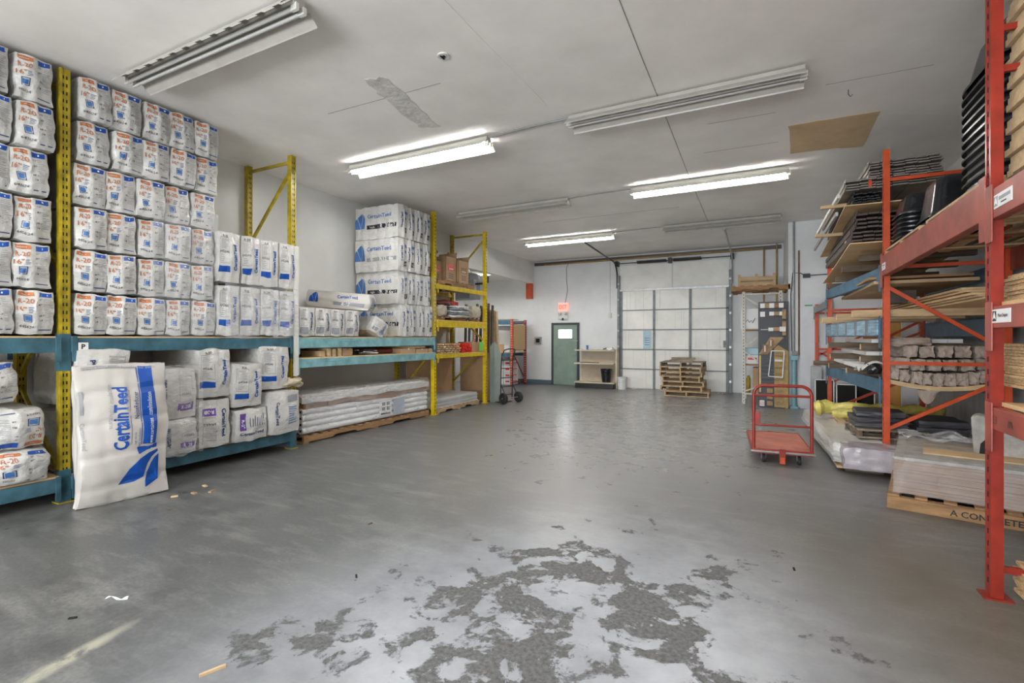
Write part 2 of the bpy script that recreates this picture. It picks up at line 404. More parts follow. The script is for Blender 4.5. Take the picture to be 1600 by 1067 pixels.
fixture(-4.55, 12.1, 1, 'farthest lit strip light, above the route to the green door')
fixture(-.85, 12.0, -1, 'farthest unlit strip light, mounted by the garage door track')
fixture(-.84, 2.0, 1, 'added fill strip light, out of view above and just ahead of the camera')  # unseen lamp added as fill for the near end
fixture(-4.43, -.9, 1, 'added fill strip light, unseen behind the camera on the left')  # another added lamp, out of view, for fill from behind
fixture(-8.6, 13.0, 1, 'added unseen strip light brightening the left recess', z=3.68)  # added out of view to light the recess
mb = MB(); 
for (x0,y0,x1,y1) in ((-3.21,5.62,-2.06,5.56),(-3.26,8.76,-2.06,8.7),(-3.33,12.1,-2.07,12.0)):
    o = MB().tube([(x0,y0,CEIL-.025),((x0+x1)/2,(y0+y1)/2,CEIL-.018),(x1,y1,CEIL-.025)], .011, M_grey, 8).build('conduit', smooth=True)
    tag(o, {5.62:'thin metal conduit joining the two nearest strip lights',8.76:'thin conduit joining the middle row of strip lights',12.1:'thin conduit joining the farthest row of strip lights'}[y0], 'conduit', 'conduits between lights')

# ------------------------------------------------------------------ back wall: door, exit sign, garage door
M_gdoor = mat('green_door_paint', (.22,.30,.25), .45, .06, 3)
M_frame = mat('dark_door_frame', (.05,.06,.065), .45, .08)
d = thing('door_1', None, None, (-5.97, 15.75, 0)); d['kind'] = 'structure'
f = MB().box(-.50,-.43,-.07,0,0,2.12,M_frame).box(.43,.50,-.07,0,0,2.12,M_frame).box(-.43,.43,-.07,0,2.04,2.12,M_frame); f.build('door_frame', d)
mb = MB().box(-.43,.43,-.05,-.005,.01,2.04,M_gdoor)
for x0, x1 in ((-.33,-.04),(.04,.33)):
    for z0, z1 in ((.2,.75),(.9,1.35)):
        mb.box(x0,x1,-.056,-.05,z0,z0+.02,M_gdoor).box(x0,x1,-.056,-.05,z1-.02,z1,M_gdoor).box(x0,x0+.02,-.056,-.05,z0,z1,M_gdoor).box(x1-.02,x1,-.056,-.05,z0,z1,M_gdoor)
mb.build('door_leaf', d, bevel=.004)
MB().box(-.23,.24,-.062,-.05,1.60,1.88,emit('daylight_pane', (.93,.96,1), 4.5)).build('door_pane', d)
MB().box(-.26,.27,-.06,-.05,1.57,1.60,M_gdoor).box(-.26,.27,-.06,-.05,1.88,1.91,M_gdoor).build('pane_trim', d)
mb = MB().tube([(.37,-.05,1.05),(.37,-.10,1.05)], .03, M_galv, 12).tube([(.37,-.1,1.05),(.28,-.11,1.05)], .012, M_galv, 8); mb.build('door_handle', d, smooth=True)
MB().tube([(.37,-.05,1.2),(.37,-.07,1.2)], .032, M_galv, 12).build('deadbolt', d, smooth=True)
MB().box(.18,.46,-.075,-.05,1.5,1.52,M_galv).build('door_bar', d)

e = thing('exit_sign', 'small red and white lit exit sign above the green door', 'exit sign', (-6.04, 15.75, 2.52))
bx('sign_box', -.17,.17,-.08,0,0,.27, emit('exit_sign_glow', (1,.30,.24), .55), e, .006)
mb = MB(); wall_text(mb, 'EXIT', (0,-.083,.135), (1,0,0), (0,0,1), .15, emit('exit_letters', (1,.06,.04), 1.0), .03, wmax=.28); mb.build('sign_letters', e)
e2 = thing('emergency_light', 'white emergency light box with two lamps under the exit sign', 'emergency light', (-6.04, 15.75, 2.22))
bx('light_housing', -.17,.17,-.09,0,.02,.28, M_wmet, e2, .006)
for x in (-.1,.11): MB().lathe([(0,-.05),(.045,-.045),(.05,0)], (0,0,0), M_galv, 14, Matrix.Translation((x,-.09,.20)) @ Matrix.Rotation(R(-90),4,'X')).build('lamp_head', e2, smooth=True)
bx('test_light', -.03,.03,-.1,-.08,-.02,.06, M_dark, e2)
mb = MB().tube([(-5.98,15.73,2.8),(-5.95,15.73,2.95),(-5.90,15.735,3.2),(-5.93,15.735,3.6),(-5.93,15.735,4.0),(-5.85,15.735,4.15)], .012, M_grey, 8)
tag(mb.build('armoured_cable', smooth=True), 'dark flexible cable dropping down the wall to the exit sign', 'cable')
o = MB().box(-7.12,-6.86,15.70,15.75,1.38,1.64,M_galv).box(-7.06,-6.92,15.685,15.70,1.44,1.58,M_dark); tag(o.build('wall_switch_box', bevel=.004), 'grey metal switch box on the wall beside the small red rack', 'switch box')
mb = MB().tube([(-4.42,15.735,CEIL-.1),(-4.42,15.735,2.4)], .01, M_wmet, 8); tag(mb.build('wall_conduit'), 'thin white conduit running down the wall between green door and garage door', 'conduit')
tag(MB().box(-4.47,-4.37,15.69,15.75,2.25,2.41,M_wmet).build('wall_socket', bevel=.004), 'small white socket box at the bottom of the white conduit', 'socket')
# brown beam with pipes under the ceiling
tag(MB().box(-7.1,.5,15.66,15.75,4.12,4.22,M_brownm).build('ceiling_ledger'), 'dark brown ledger board along the top of the end wall', 'ledger board')
M_ypipe = mat('yellow_gas_pipe', (.36,.24,.06), .5, .15)
mb = MB().tube([(-6.7,15.63,4.12),(-.2,15.63,4.14),(-.15,15.63,4.14)], .022, M_ypipe, 8)
mb.tube([(-.15,15.63,4.14),(.02,15.63,4.14),(.06,15.63,4.10),(.06,15.63,0.3)], .022, M_ypipe, 8)
tag(mb.build('gas_pipe', smooth=True), 'yellow gas pipe running along the top of the end wall and down behind the crates', 'pipe')
mb = MB().tube([(.38,15.63,4.25),(.38,15.63,.1)], .022, M_ypipe, 8); tag(mb.build('gas_pipe', smooth=True), 'short yellow vertical pipe in the corner right of the crates', 'pipe')

g = thing('door_2', None, None, (0,0,0)); g['kind'] = 'structure'
M_gpan = mat('garage_panel', (.86,.86,.82), .45, .04, 2, .08, 5)
M_grib = mat('garage_rib', (.19,.21,.22), .45, .1, 6)
X0, X1, ZT = -4.05, -.86, 3.1
xs = [X0, X0+1.06, X0+2.13, X1]
mb = MB()
for r in range(5):
    mb.box(X0, X1, 15.64, 15.70, r*ZT/5+.006, (r+1)*ZT/5-.006, M_gpan)
    random.seed(r)
    for k in range(7):
        x = X0+random.random()*3.1; mb.box(x, x+.006, 15.637, 15.64, r*ZT/5+.03, (r+1)*ZT/5-.03, mat('panel_seam', (.55,.55,.53), .5))
mb.build('door_panels', g)
mb = MB().box(-1.08,-1.0,15.635,15.64,1.0,1.02,M_pk)
for x in xs[1:3]: MB().box(x-.035, x+.035, 15.61, 15.64, 0, ZT, M_grib).build('vertical_stile', g)
for x, s in ((X0,1),(X1,-1)): MB().box(min(x,x+.07*s), max(x,x+.07*s), 15.61, 15.64, 0, ZT, M_grib).build('vertical_stile', g)
for r in range(1, 5): MB().box(X0, X1, 15.61, 15.645, r*ZT/5-.014, r*ZT/5+.014, M_grib).build('panel_joint', g)
MB().box(X0-.02, X1+.02, 15.60, 15.645, ZT-.01, ZT+.05, M_galv).build('top_rail', g)
for x in (X0-.05, X1+.05):
    MB().box(x-.04, x+.04, 15.58, 15.66, 0, 3.6, M_grib).build('side_track', g)
    mb = MB()
    for k in range(7): mb.box(x-.03, x+.03, 15.55, 15.60, .3+k*.5, .36+k*.5, M_galv)
    mb.build('roller_bracket', g)
for x in (X0-.1, X1+.1):
    P = [(x,15.6,3.2)] + [(x, 15.6-.45*(1-cos(a)), 3.55+.45*sin(a)) for a in [k*pi/16 for k in range(9)]] + [(x,12.3,4.12)]
    MB().tube(P, .024, M_blkm if x < -2 else M_galv, 6).build('curved_track', g, smooth=True)
for x in (X0-.1, X1+.1):
    MB().beam((x,12.5,4.1),(x+.12,12.5,CEIL),.03,.01,M_galv).beam((x,12.5,4.1),(x-.12,12.5,CEIL),.03,.01,M_galv).build('track_hanger', g)
MB().tube([(X0-.1,15.55,3.98),(X1+.1,15.55,3.98)], .014, M_blkm, 8).build('torsion_shaft', g)
def spring(x0, x1, sag):
    n = 240; P = []
    for i in range(n+1):
        t = i/n; x = x0+(x1-x0)*t; a = t*2*pi*34; P.append((x, 15.53+.045*cos(a), 3.98+.045*sin(a)-sag*sin(pi*t)))
    return MB().tube(P, .010, M_brownm, 5)
spring(-3.5,-2.6,.0).build('torsion_spring', g); spring(-2.4,-1.6,.0).build('torsion_spring', g)
for x in (X0-.1,-2.5, X1+.1): MB().box(x-.05,x+.05,15.5,15.7,3.9,4.06,M_blkm).build('shaft_bracket', g)
MB().box(X0-.02, X1+.02, 15.69, 15.75, ZT+.05, 3.92, M_gpan).box(-2.47,-2.43,15.66,15.69,ZT+.05,3.92,M_wmet).build('header_panel', g)
mb = MB().box(X0+.73,X0+.97,15.6,15.64,1.26,1.83,mat('light_blue_notice', (.42,.60,.68), .5, .04))
for k in range(4): mb.box(X0+.77,X0+.93,15.598,15.6,1.38+k*.07,1.395+k*.07,M_pn)
o = mb.build('notice_sheet'); tag(o, 'light blue notice sheet stuck on the garage door left column', 'notice')
o = MB().box(-1.0,-.88,15.56,15.61,1.32,1.52,M_grib).build('door_latch', g)
# ------------------------------------------------------------------ pallet racks
def post(par, x, y, z1, m, holes='x', w=.075, d=.08, z0=0, hole_dir=1, foot=True):
    """upright post; perforated face looks along +x (left rack) or -x (right rack)"""
    mb = MB(); mb.box(x-w/2, x+w/2, y-d/2, y+d/2, z0+.01, z1, m)
    sx = x+hole_dir*(w/2)
    # raised lips either side of the perforated channel
    mb.box(min(sx,sx+hole_dir*.006), max(sx,sx+hole_dir*.006), y-d/2, y-d/2+.02, z0+.01, z1, m)
    mb.box(min(sx,sx+hole_dir*.006), max(sx,sx+hole_dir*.006), y+d/2-.02, y+d/2, z0+.01, z1, m)
    n = int((z1-z0-.1)/.0762)
    for k in range(n):
        z = z0+.08+k*.0762
        for yy in (y-.014, y+.014):
            a, b = sorted((sx, sx+hole_dir*.002)); mb.box(a, b, yy-.006, yy+.006, z, z+.032, M_dark)
    o = mb.build('upright_post', par)
    if foot: MB().box(x-.07, x+.07, y-.06, y+.06, z0, z0+.01, m).build('base_plate', par)
    return o
def frame(par, x0, x1, y, z1, m, front, braces, dirn, m2=None, w=.075):
    """one end frame: two posts and its lacing; braces = [(xa,za,xb,zb)] with 0=front 1=back"""
    post(par, x0, y, z1, m2 or m, hole_dir=dirn, w=w); post(par, x1, y, z1, m, hole_dir=dirn, w=w)
    for a, za, b, zb in braces:
        xa = x0+(x1-x0)*a; xb = x0+(x1-x0)*b
        MB().beam((xa, y, za), (xb, y, zb), .03, .04, m).build('brace', par)
def xbeam(par, x, y0, y1, z0, z1, m, dirn, lab=None, w=.045):
    b = MB().box(x-w/2, x+w/2, y0, y1, z0, z1, m).box(min(x, x-dirn*w/2-dirn*.02), max(x, x-dirn*w/2-dirn*.02), y0, y1, z0, z1-.03, m)
    s = x+dirn*w/2
    for yy in (y0, y1-.045): b.box(min(s,s+dirn*.006), max(s,s+dirn*.006), yy, yy+.045, z0-.09, z1+.02, m)
    o = b.build('beam', par, bevel=.004)
    return o
def lacing(z1, flip=False):
    out = [(0,.15,1,.15)]; z = .15; s = 0
    while z+1.0 < z1-.05:
        out.append((s, z+.05, 1-s, z+.95)); s = 1-s; z += 1.0
    out.append((0, z1-.1, 1, z1-.1)); return out

XF, XB = -6.08, -7.05
rk = thing('pallet_rack', 'long yellow pallet rack with teal beams along the left wall', 'pallet rack', (0,0,0))
frame(rk, XF, XB, 2.27, 4.22, M_yel, 1, lacing(4.2), 1)
frame(rk, XF, XB, 4.88, 4.24, M_yel, 1, [(0,.15,1,.15),(0,.2,1,1.1),(1,1.15,0,2.1),(0,2.15,1,3.0),(1,3.0,0,4.05),(0,4.15,1,4.15)], 1)
frame(rk, XF, XB, 8.33, 4.22, M_yel, 1, [(0,.15,1,.15),(1,.35,0,1.35),(0,1.5,1,2.4),(1,2.5,0,3.4),(0,4.1,1,4.1)], 1, M_yel2)
frame(rk, XF, XB, 10.45, 4.22, M_yel, 1, [(0,.15,1,.15),(1,.45,0,1.4),(0,1.5,1,2.35),(1,3.1,0,4.05),(0,4.15,1,4.15)], 1, M_yel2)
frame(rk, XF, XB, -.4, 4.2, M_yel, 1, lacing(4.2), 1)
for y0, y1, lev in ((-.36,2.23,((1.46,1.60),(.12,.25))),(2.31,4.84,((1.46,1.60),(.12,.25))),(4.92,8.29,((1.45,1.60),(1.16,1.29)))):
    for z0, z1 in lev:
        m = M_tealL if y0 > 4.9 else M_teal
        xbeam(rk, XF+.05, y0, y1, z0, z1, m, 1); xbeam(rk, XB-.02, y0, y1, z0, z1, m, -1)
for z0, z1 in ((1.17,1.25),(1.83,1.97),(2.63,2.73)):
    xbeam(rk, XF+.05, 8.37, 10.41, z0, z1, M_yel2, 1); xbeam(rk, XB-.02, 8.37, 10.41, z0, z1, M_yel2, -1)
for y in (2.27, 4.88, 8.33):   # blue painted post sleeves at beam height
    MB().box(XF-.045, XF+.045, y-.045, y+.045, 1.30 if y>4 else 1.28, 1.64, M_teal).build('beam_clip', rk)
for y in (2.27, 4.88): MB().box(XF-.046, XF+.046, y-.046, y+.046, .0, .32, M_teal).build('beam_clip', rk)
for y0, y1, zs in ((-.36,2.23,(1.605,.255)),(2.31,4.84,(1.605,.255)),(4.92,8.29,(1.605,1.295)),(8.37,10.41,(1.255,1.975))):
    for z in zs: MB().box(XB, XF+.04, y0, y1, z-.004, z+.012, M_ply).build('deck', rk)
for y in (3.0,3.7,4.3): pass
bl = MB().box(XF+.074,XF+.078,2.36,2.44,1.475,1.555,M_pw); wall_text(bl, 'P', (XF+.079,2.40,1.515), (0,1,0), (0,0,1), .05, M_pk, .04); bl.build('beam_label', rk)
for txt, y, z in (('- -- -  --- -- -- - --', 5.9, 1.54), ('--- - --- -   -- -', 5.6, 1.235)):
    bl = MB(); wall_text(bl, txt, (XF+.0745,y,z), (0,1,0), (0,0,1), .006, M_teal, 0); bl.build('beam_lettering', rk)
tag(MB().box(-6.02,-5.99,4.86,4.93,1.05,2.92,M_wmet).build('plastic_corner_strip'), 'tall white plastic strip hung on the yellow post between the bag stacks', 'strip')

# red rack on the right
XR = 1.30
rr = thing('pallet_rack', 'red pallet rack with faded red and blue beams along the right wall', 'pallet rack', (0,0,0))
def frame_r(x0, x1, y, z1, m, braces, w=.055): frame(rr, x0, x1, y, z1, m, 1, braces, -1, w=w)
frame_r(1.30, 2.42, .85, 4.2, M_red, lacing(4.2))
frame_r(1.285, 2.42, 4.05, 4.24, M_red, [(0,.18,1,.18),(0,3.25,1,3.25),(0,3.5,1,3.5)])
frame_r(1.34, 2.42, 7.3, 3.86, M_orange, [(0,.5,1,1.15),(0,1.30,1,1.30),(0,2.22,1,1.45),(0,2.45,1,2.45),(0,3.5,1,3.5)])
frame_r(1.10, 2.42, 10.5, 3.0, M_orange, [(0,.3,1,1.0),(0,1.12,1,1.9),(0,2.1,1,2.1),(1,1.7,0,1.1)])
frame_r(1.10, 2.42, 12.85, 2.35, M_orange, [(0,.5,1,1.1),(0,1.2,1,1.9),(0,2.15,1,2.15),(0,1.35,1,1.35),(0,1.3,1,.6)])
for y0, y1, z0, z1, m, xa, xb in ((.9,4.0,2.32,2.50,M_beam,1.27,1.27),(.9,4.0,1.66,1.79,M_beam,1.27,1.27),(.9,4.0,1.05,1.18,M_beam,1.27,1.27),
        (4.1,7.25,2.34,2.58,M_beam,1.27,1.31),(7.35,10.45,2.30,2.46,M_blue,1.31,1.07),(7.35,10.45,1.62,1.84,M_blue,1.31,1.07),(7.35,10.45,.92,1.10,M_blue,1.31,1.07),
        (10.55,12.8,2.15,2.28,M_grey,1.07,1.07)):
    b = MB().beam((xa, y0, (z0+z1)/2), (xb, y1, (z0+z1)/2), .05, z1-z0, m).beam((xa+.03, y0, (z0+z1)/2-.02), (xb+.03, y1, (z0+z1)/2-.02), .04, z1-z0-.04, m)
    for yy, xx in ((y0, xa), (y1, xb)): b.box(xx-.033, xx-.025, yy-.05, yy+.05, z0-.14, z1+.03, m)
    b.build('beam', rr, bevel=.004)
    MB().beam((2.45, y0, (z0+z1)/2), (2.45, y1, (z0+z1)/2), .05, z1-z0, M_blue if y0 > 7 else M_beam).build('beam', rr, bevel=.004)
for z0 in (1.66,1.05): pass
for y, z, s in ((3.83,2.41,''),(3.85,1.73,'Plant Depot'),(7.1,2.44,'')):
    x = 1.244 if y < 6 else 1.278
    bl = MB().box(x-.003, x, y-.14 if y<6 else y-.08, y+.10, z-.04, z+.04, M_pw)
    bl.box(x-.004,x-.003,y+.045,y+.095,z-.03,z+.03,M_pk if s else M_pg)
    bl.prism([(y+.07,z+.025),(y+.058,z+.006),(y+.05,z-.02),(y+.07,z-.01),(y+.09,z-.02),(y+.082,z+.006)],'x',x-.005,x-.004,M_pw)
    if not s: bl.box(x-.004,x-.003,y-.12 if y<6 else y-.06,y+.03,z+.0,z+.02,M_pg).box(x-.004,x-.003,y-.07 if y<6 else y-.04,y,z-.022,z-.014,M_pk)
    if s: wall_text(bl, s, (x-.005, y-.045, z), (0,-1,0), (0,0,1), .025, M_pk, .02, wmax=.16)
    bl.build('beam_label', rr)
bl = MB(); wall_text(bl, '23', (1.243,3.93,1.11), (0,-1,0), (0,0,1), .05, M_brownm, 0); wall_text(bl, 'm', (1.243,3.72,1.11), (0,-1,0), (0,0,1), .04, M_brownm, 0); bl.build('beam_marking', rr)
for y0, y1, z in ((.9,4.0,2.51),(.9,4.0,1.80),(.9,4.0,1.19)): MB().box(1.3,2.42,y0,y1,z-.004,z+.02,M_ply).build('deck', rr)

# ------------------------------------------------------------------ pallets
def pallet(name, label, cx, cy, cz, lx, ly, rz=0, group=None, h=.13, m=None, run='x', m2=None, dz=0):
    """stringers run along x, boards across them"""
    m = m or M_wood
    t = thing(name, label, 'pallet', (cx, cy, cz), rz + (pi/2 if run == 'y' else 0), group)
    if run == 'y': lx, ly = ly, lx
    for y in (-ly/2+.02, 0, ly/2-.02):
        a = MB().prism([(-lx/2,.018),(-lx*.32,.018),(-lx*.30,.05),(-lx*.16,.05),(-lx*.14,.018),(lx*.14,.018),(lx*.16,.05),(lx*.30,.05),(lx*.32,.018),(lx/2,.018),(lx/2,h-.018),(-lx/2,h-.018)], 'y', y-.02, y+.02, m2 or m)
        a.build('stringer', t)
    for nm, z, n in (('top_deck', h-.018, max(4, int(lx/.17))), ('bottom_deck', 0, 3)):
        mb = MB(); random.seed(int(cx*100+cy*10)+n)
        for k in range(n):
            x = -lx/2+.045+(lx-.09)*k/(n-1); w = .045 if n > 3 else .05
            mb.box(x-w, x+w, -ly/2-random.uniform(0,.01), ly/2+random.uniform(0,.01), z, z+.018, m)
        mb.build(nm, t)
    return t
for z in [x for x in ()]: pass
G = 'pallets in the pile before the garage door'
zz = 0; random.seed(5)
spec = [(-1.85,14.55,1.15,1.0,.04,'lowest, widest wooden pallet of the pile in front of the garage door'),
 (-1.97,14.6,1.1,1.0,-.03,'second pallet up in the pile before the garage door'),
 (-1.95,14.62,1.1,1.0,.03,'third pallet up in the pile before the garage door'),
 (-1.99,14.6,1.0,.95,.0,'fourth pallet up in the pile before the garage door'),
 (-2.0,14.6,1.12,1.0,.02,'fifth pallet up in the pile before the garage door'),
 (-1.98,14.58,1.1,1.0,-.04,'sixth pallet up in the pile, just below the greyish top pallet'),
 (-1.98,14.6,1.12,1.0,.0,'greyish topmost full pallet of the pile before the garage door')]
for i, (x, y, lx, ly, rz, lab) in enumerate(spec):
    pallet('wooden_pallet', lab, x, y, zz, lx, ly, rz, G, h=.132, m=M_woodg if i == 6 else M_wood2, m2=M_woodg if i==6 else M_wood2, run='y'); zz += .134
t = thing('wood_scrap', 'small bundle of broken boards on top of the pallet pile', 'wood scraps', (-1.98,14.5,zz))
for k in range(5):
    MB().box(-.33,.30,-.04,.04,0,.022,M_woodg,Matrix.Translation((random.uniform(-.03,.03),-.12+k*.06,.0+.022*k)) @ Matrix.Rotation(random.uniform(-.15,.15),4,'Z')).build('board', t)
# ------------------------------------------------------------------ insulation bags
class Bag:
    def __init__(s, w, h, d, seed=0, puff=.42, nz=.012, crease=.018, ripple=0, pinch=0, m=None, bulge=.0):
        s.w, s.h, s.d, s.seed, s.puff, s.nz, s.crease, s.ripple, s.pinch, s.bulge = w, h, d, seed, puff, nz, crease, ripple, pinch, bulge
        s.m = m or M_bag; s.pr = MB(); s.pr.flat = True
    def pt(s, a, b, c):
        q = s.puff; f = lambda x, y, z: x*sqrt(max(0, 1-q*(y*y/2+z*z/2-y*y*z*z/3)))
        x, y, z = f(a, b, c), f(b, a, c), f(c, a, b)
        k = 1/sqrt(1-q*.10); x *= k; y *= k; z *= k
        px, py, pz = x*s.w/2, y*s.d/2, z*s.h/2
        if b < 0:
            fr = min(1, -b)
            py -= (s.crease*max(0, 1-abs(a)*3.2) + s.bulge*(1-a*a)*(1-c*c))*fr**6
        if s.ripple:
            px += (1 if a > 0 else -1)*s.ripple*abs(sin(b*2.6*pi))*(abs(a) > .98)
            pz += (1 if c > 0 else -1)*s.ripple*.8*abs(sin(b*2.6*pi))*(abs(c) > .98)
        if s.pinch:
            e = abs(c)**3; py *= (1-s.pinch*e)
            if b < 0: py += sum(.016*math.exp(-((c-q0-.05*a)/.05)**2) for q0 in (.62,.18,-.28,-.72))
            if abs(c) > .75: px *= 1+.05*(abs(c)-.75)*4*abs(a)
        n = noise.noise_vector(Vector((a*1.3+s.seed*7.1, b*1.9+s.seed*3.3, c*1.5)))*s.nz*1.6
        n2 = noise.noise_vector(Vector((a*4+s.seed*5.7, b*5, c*3.2+s.seed)))*s.nz*.6
        return Vector((px+n.x+n2.x, py+(n.y+n2.y)*(1 if b < 0 else .5), pz+s.h/2+(n.z+n2.z)*.8))
    def print_(s, vs, fs, m, face='front', off=.004):
        out = []
        for u, v in vs:
            u = max(-.99, min(.99, u)); v = max(-.99, min(.99, v))
            if face == 'front': p = s.pt(u, -1, v); p.y -= off
            elif face == 'side': p = s.pt(-1, -u, v); p.x -= off
            else: p = s.pt(u, v, 1); p.z += off
            out.append(p)
        s.pr.add(out, fs, m)
    def dims(s, face): return (s.w, s.h) if face == 'front' else ((s.d, s.h) if face == 'side' else (s.w, s.d))
    def rect(s, u0, u1, v0, v1, m, face='front', n=4, off=.004, skew=0):
        vs = []; fs = []
        for i in range(n+1):
            for j in range(n+1): vs.append((u0+(u1-u0)*i/n, v0+(v1-v0)*j/n+skew*(i/n-.5)))
        for i in range(n):
            for j in range(n): fs.append((i*(n+1)+j, (i+1)*(n+1)+j, (i+1)*(n+1)+j+1, i*(n+1)+j+1))
        s.print_(vs, fs, m, face, off)
    def text(s, txt, u, v, hm, m, face='front', rot=0, bold=.02, wmax=None, flip=False):
        """hm: letter height in metres; rot in quarter turns"""
        W_, H_ = s.dims(face); vs, fs = text_geo(txt, bold); k = 1
        if wmax:
            w = (max(p[0] for p in vs)-min(p[0] for p in vs))*hm; k = min(1, wmax/w)
        ca, sa = [(1,0),(0,1),(-1,0),(0,-1)][rot % 4]
        out = []
        for x, y in vs:
            x *= hm*k; y *= hm; out.append((u+(x*ca-y*sa)/(W_/2), v+(x*sa+y*ca)/(H_/2)))
        s.print_(out, fs, m, face, .0055)
    def poly(s, pts, m, u, v, sc, face='front', rot=0, n=None):
        W_, H_ = s.dims(face); ca, sa = cos(rot), sin(rot)
        # fan from the centroid, refined, so that a big print follows the bulges
        import mathutils
        vs2 = [Vector((p[0], p[1])) for p in pts]
        cv = mathutils.geometry.delaunay_2d_cdt([Vector(p) for p in vs2] + [Vector((x*.12, y*.12)) for x in range(-9, 10) for y in range(-9, 10) if s.inside(x*.12, y*.12, pts)],
             [(i, (i+1) % len(vs2)) for i in range(len(vs2))], [], 1, 1e-4)
        V, F = cv[0], cv[2]
        out = [(u+(p.x*ca-p.y*sa)*sc/(W_/2), v+(p.x*sa+p.y*ca)*sc/(H_/2)) for p in V]
        s.print_(out, [tuple(f) for f in F], m, face, .004)
    @staticmethod
    def inside(x, y, pts):
        c = False; n = len(pts)
        for i in range(n):
            x0, y0 = pts[i]; x1, y1 = pts[(i+1) % n]
            if (y0 > y) != (y1 > y) and x < (x1-x0)*(y-y0)/(y1-y0)+x0: c = not c
        return c
    def body(s):
        na, nb, nc = (14, 10, 12) if s.w < .6 and not s.ripple else (24, 12, 48) if not s.ripple else (10, 34, 12)
        keys = {}; V = []; F = []
        def vid(a, b, c):
            k = (round(a, 4), round(b, 4), round(c, 4))
            if k not in keys: keys[k] = len(V); V.append(s.pt(a, b, c))
            return keys[k]
        g = lambda i, n: -1+2*i/n
        for fx in (-1, 1):
            for i in range(nb):
                for j in range(nc): F.append([vid(fx, g(i,nb), g(j,nc)), vid(fx, g(i+1,nb), g(j,nc)), vid(fx, g(i+1,nb), g(j+1,nc)), vid(fx, g(i,nb), g(j+1,nc))][::fx])
            for i in range(na):
                for j in range(nc): F.append([vid(g(i,na), fx, g(j,nc)), vid(g(i+1,na), fx, g(j,nc)), vid(g(i+1,na), fx, g(j+1,nc)), vid(g(i,na), fx, g(j+1,nc))][::-fx])
            for i in range(na):
                for j in range(nb): F.append([vid(g(i,na), g(j,nb), fx), vid(g(i+1,na), g(j,nb), fx), vid(g(i+1,na), g(j+1,nb), fx), vid(g(i,na), g(j+1,nb), fx)][::fx])
        mb = MB(); mb.add(V, F, s.m); return mb
    def make(s, name, label, loc=(0,0,0), rz=pi/2, group=None, rot=None):
        t = thing(name, label, 'insulation bag', loc, rz, group, rot)
        s.body().build('bag_body', t, smooth=True)
        if s.pr.f: s.pr.build('printing', t)
        return t
def lines(B, u0, u1, v0, v1, n, m, face='front', rot=0, th=.012, seed=1):
    r = random.Random(seed)
    for k in range(n):
        f = (k+.5)/n
        if rot % 2 == 0:
            v = v1+(v0-v1)*f; e = r.uniform(.55, 1); B.rect(u0, u0+(u1-u0)*e, v-th, v+th, m, face, 2)
        else:
            u = u0+(u1-u0)*f; e = r.uniform(.55, 1); B.rect(u-th, u+th, v0, v0+(v1-v0)*e, m, face, 2)
def icon(B, u, v, a, b, m=None):
    m = m or M_pn
    for (x0,x1,y0,y1) in ((-a,a,b*.85,b),(-a,a,-b,-b*.85),(-a,-a*.82,-b,b),(a*.82,a,-b,b)): B.rect(u+x0,u+x1,v+y0,v+y1,m,n=1)
    B.rect(u-a*.65,u+a*.65,v-b*.65,v+b*.65,M_pl,n=2)
def prints_r20(B, rot=0):
    """orange R-20 half on the left, blue headed half on the right; rot = half turns"""
    f = 1 if rot == 0 else -1
    def rc(u0,u1,v0,v1,m,**k): B.rect(min(u0*f,u1*f), max(u0*f,u1*f), min(v0*f,v1*f), max(v0*f,v1*f), m, **k)
    rc(-.88,-.12,.76,.93,M_po,skew=-.03); B.text('nsulation', -.5*f, .845*f, .012, M_pw, rot=0 if f>0 else 2, bold=0)
    B.text('R-20', -.5*f, .52*f, .05, M_po, rot=0 if f>0 else 2, bold=.01, wmax=.105)
    B.text('16"', -.70*f, .16*f, .045, M_po, rot=0 if f>0 else 2, bold=.01)
    for k in range(4): rc(-.38,-.14-.06*(k%2),.24-.07*k,.215-.07*k,M_pn,n=1)
    icon(B, -.48*f, -.27*f, .21, .17)
    B.text('645624', -.5*f, -.66*f, .024, M_pk, rot=0 if f>0 else 2, bold=0)
    rc(.12,.84,.72,.93,M_pb,skew=.04); rc(.43,.56,.79,.87,M_pw,n=1)
    r = random.Random(B.seed)
    for k, tx in enumerate(('15"', '47"', '', '68.5', '14')):
        v = .58-k*.24
        if tx: B.text(tx, .26*f, v*f, .018, M_pk, rot=0 if f>0 else 2, bold=.01)
        for q in range(3): rc(.42,.62+.3*r.random(),(v+.05-q*.07),(v+.03-q*.07),M_pg,n=1)
    rc(.15,.85,-.80,-.84,M_pn,n=1)
def prints_645646(B, swap=False, band=True):
    f = -1 if swap else 1
    a, c = (-.9, -.12) if not swap else (.12, .9)
    B.text('CertainTeed', .46*f, .02, .052, M_pn if not band else M_pb, rot=1, bold=.04, wmax=B.h*.62)
    for (u0,u1,v0,v1) in ((a,c,.78,.80),(a,c,-.25,-.23),(a,a+.02,-.25,.8),(c-.02,c,-.25,.8)): B.rect(u0,u1,v0,v1,M_pg,n=2)
    B.text('R-20', (a+c)/2+.1, .86, .028, M_pk); lines(B, a+.08, c-.06, .30, .74, 9, M_pg, th=.008, seed=B.seed)
    B.text('645646', (a+c)/2, .20, .035, M_pk, bold=0, wmax=.11); lines(B, a+.08, c-.3, -.2, .1, 4, M_pg, th=.01)
    if band: B.rect(a-.06, c+.04, -.62, -.36, M_pb, n=4)
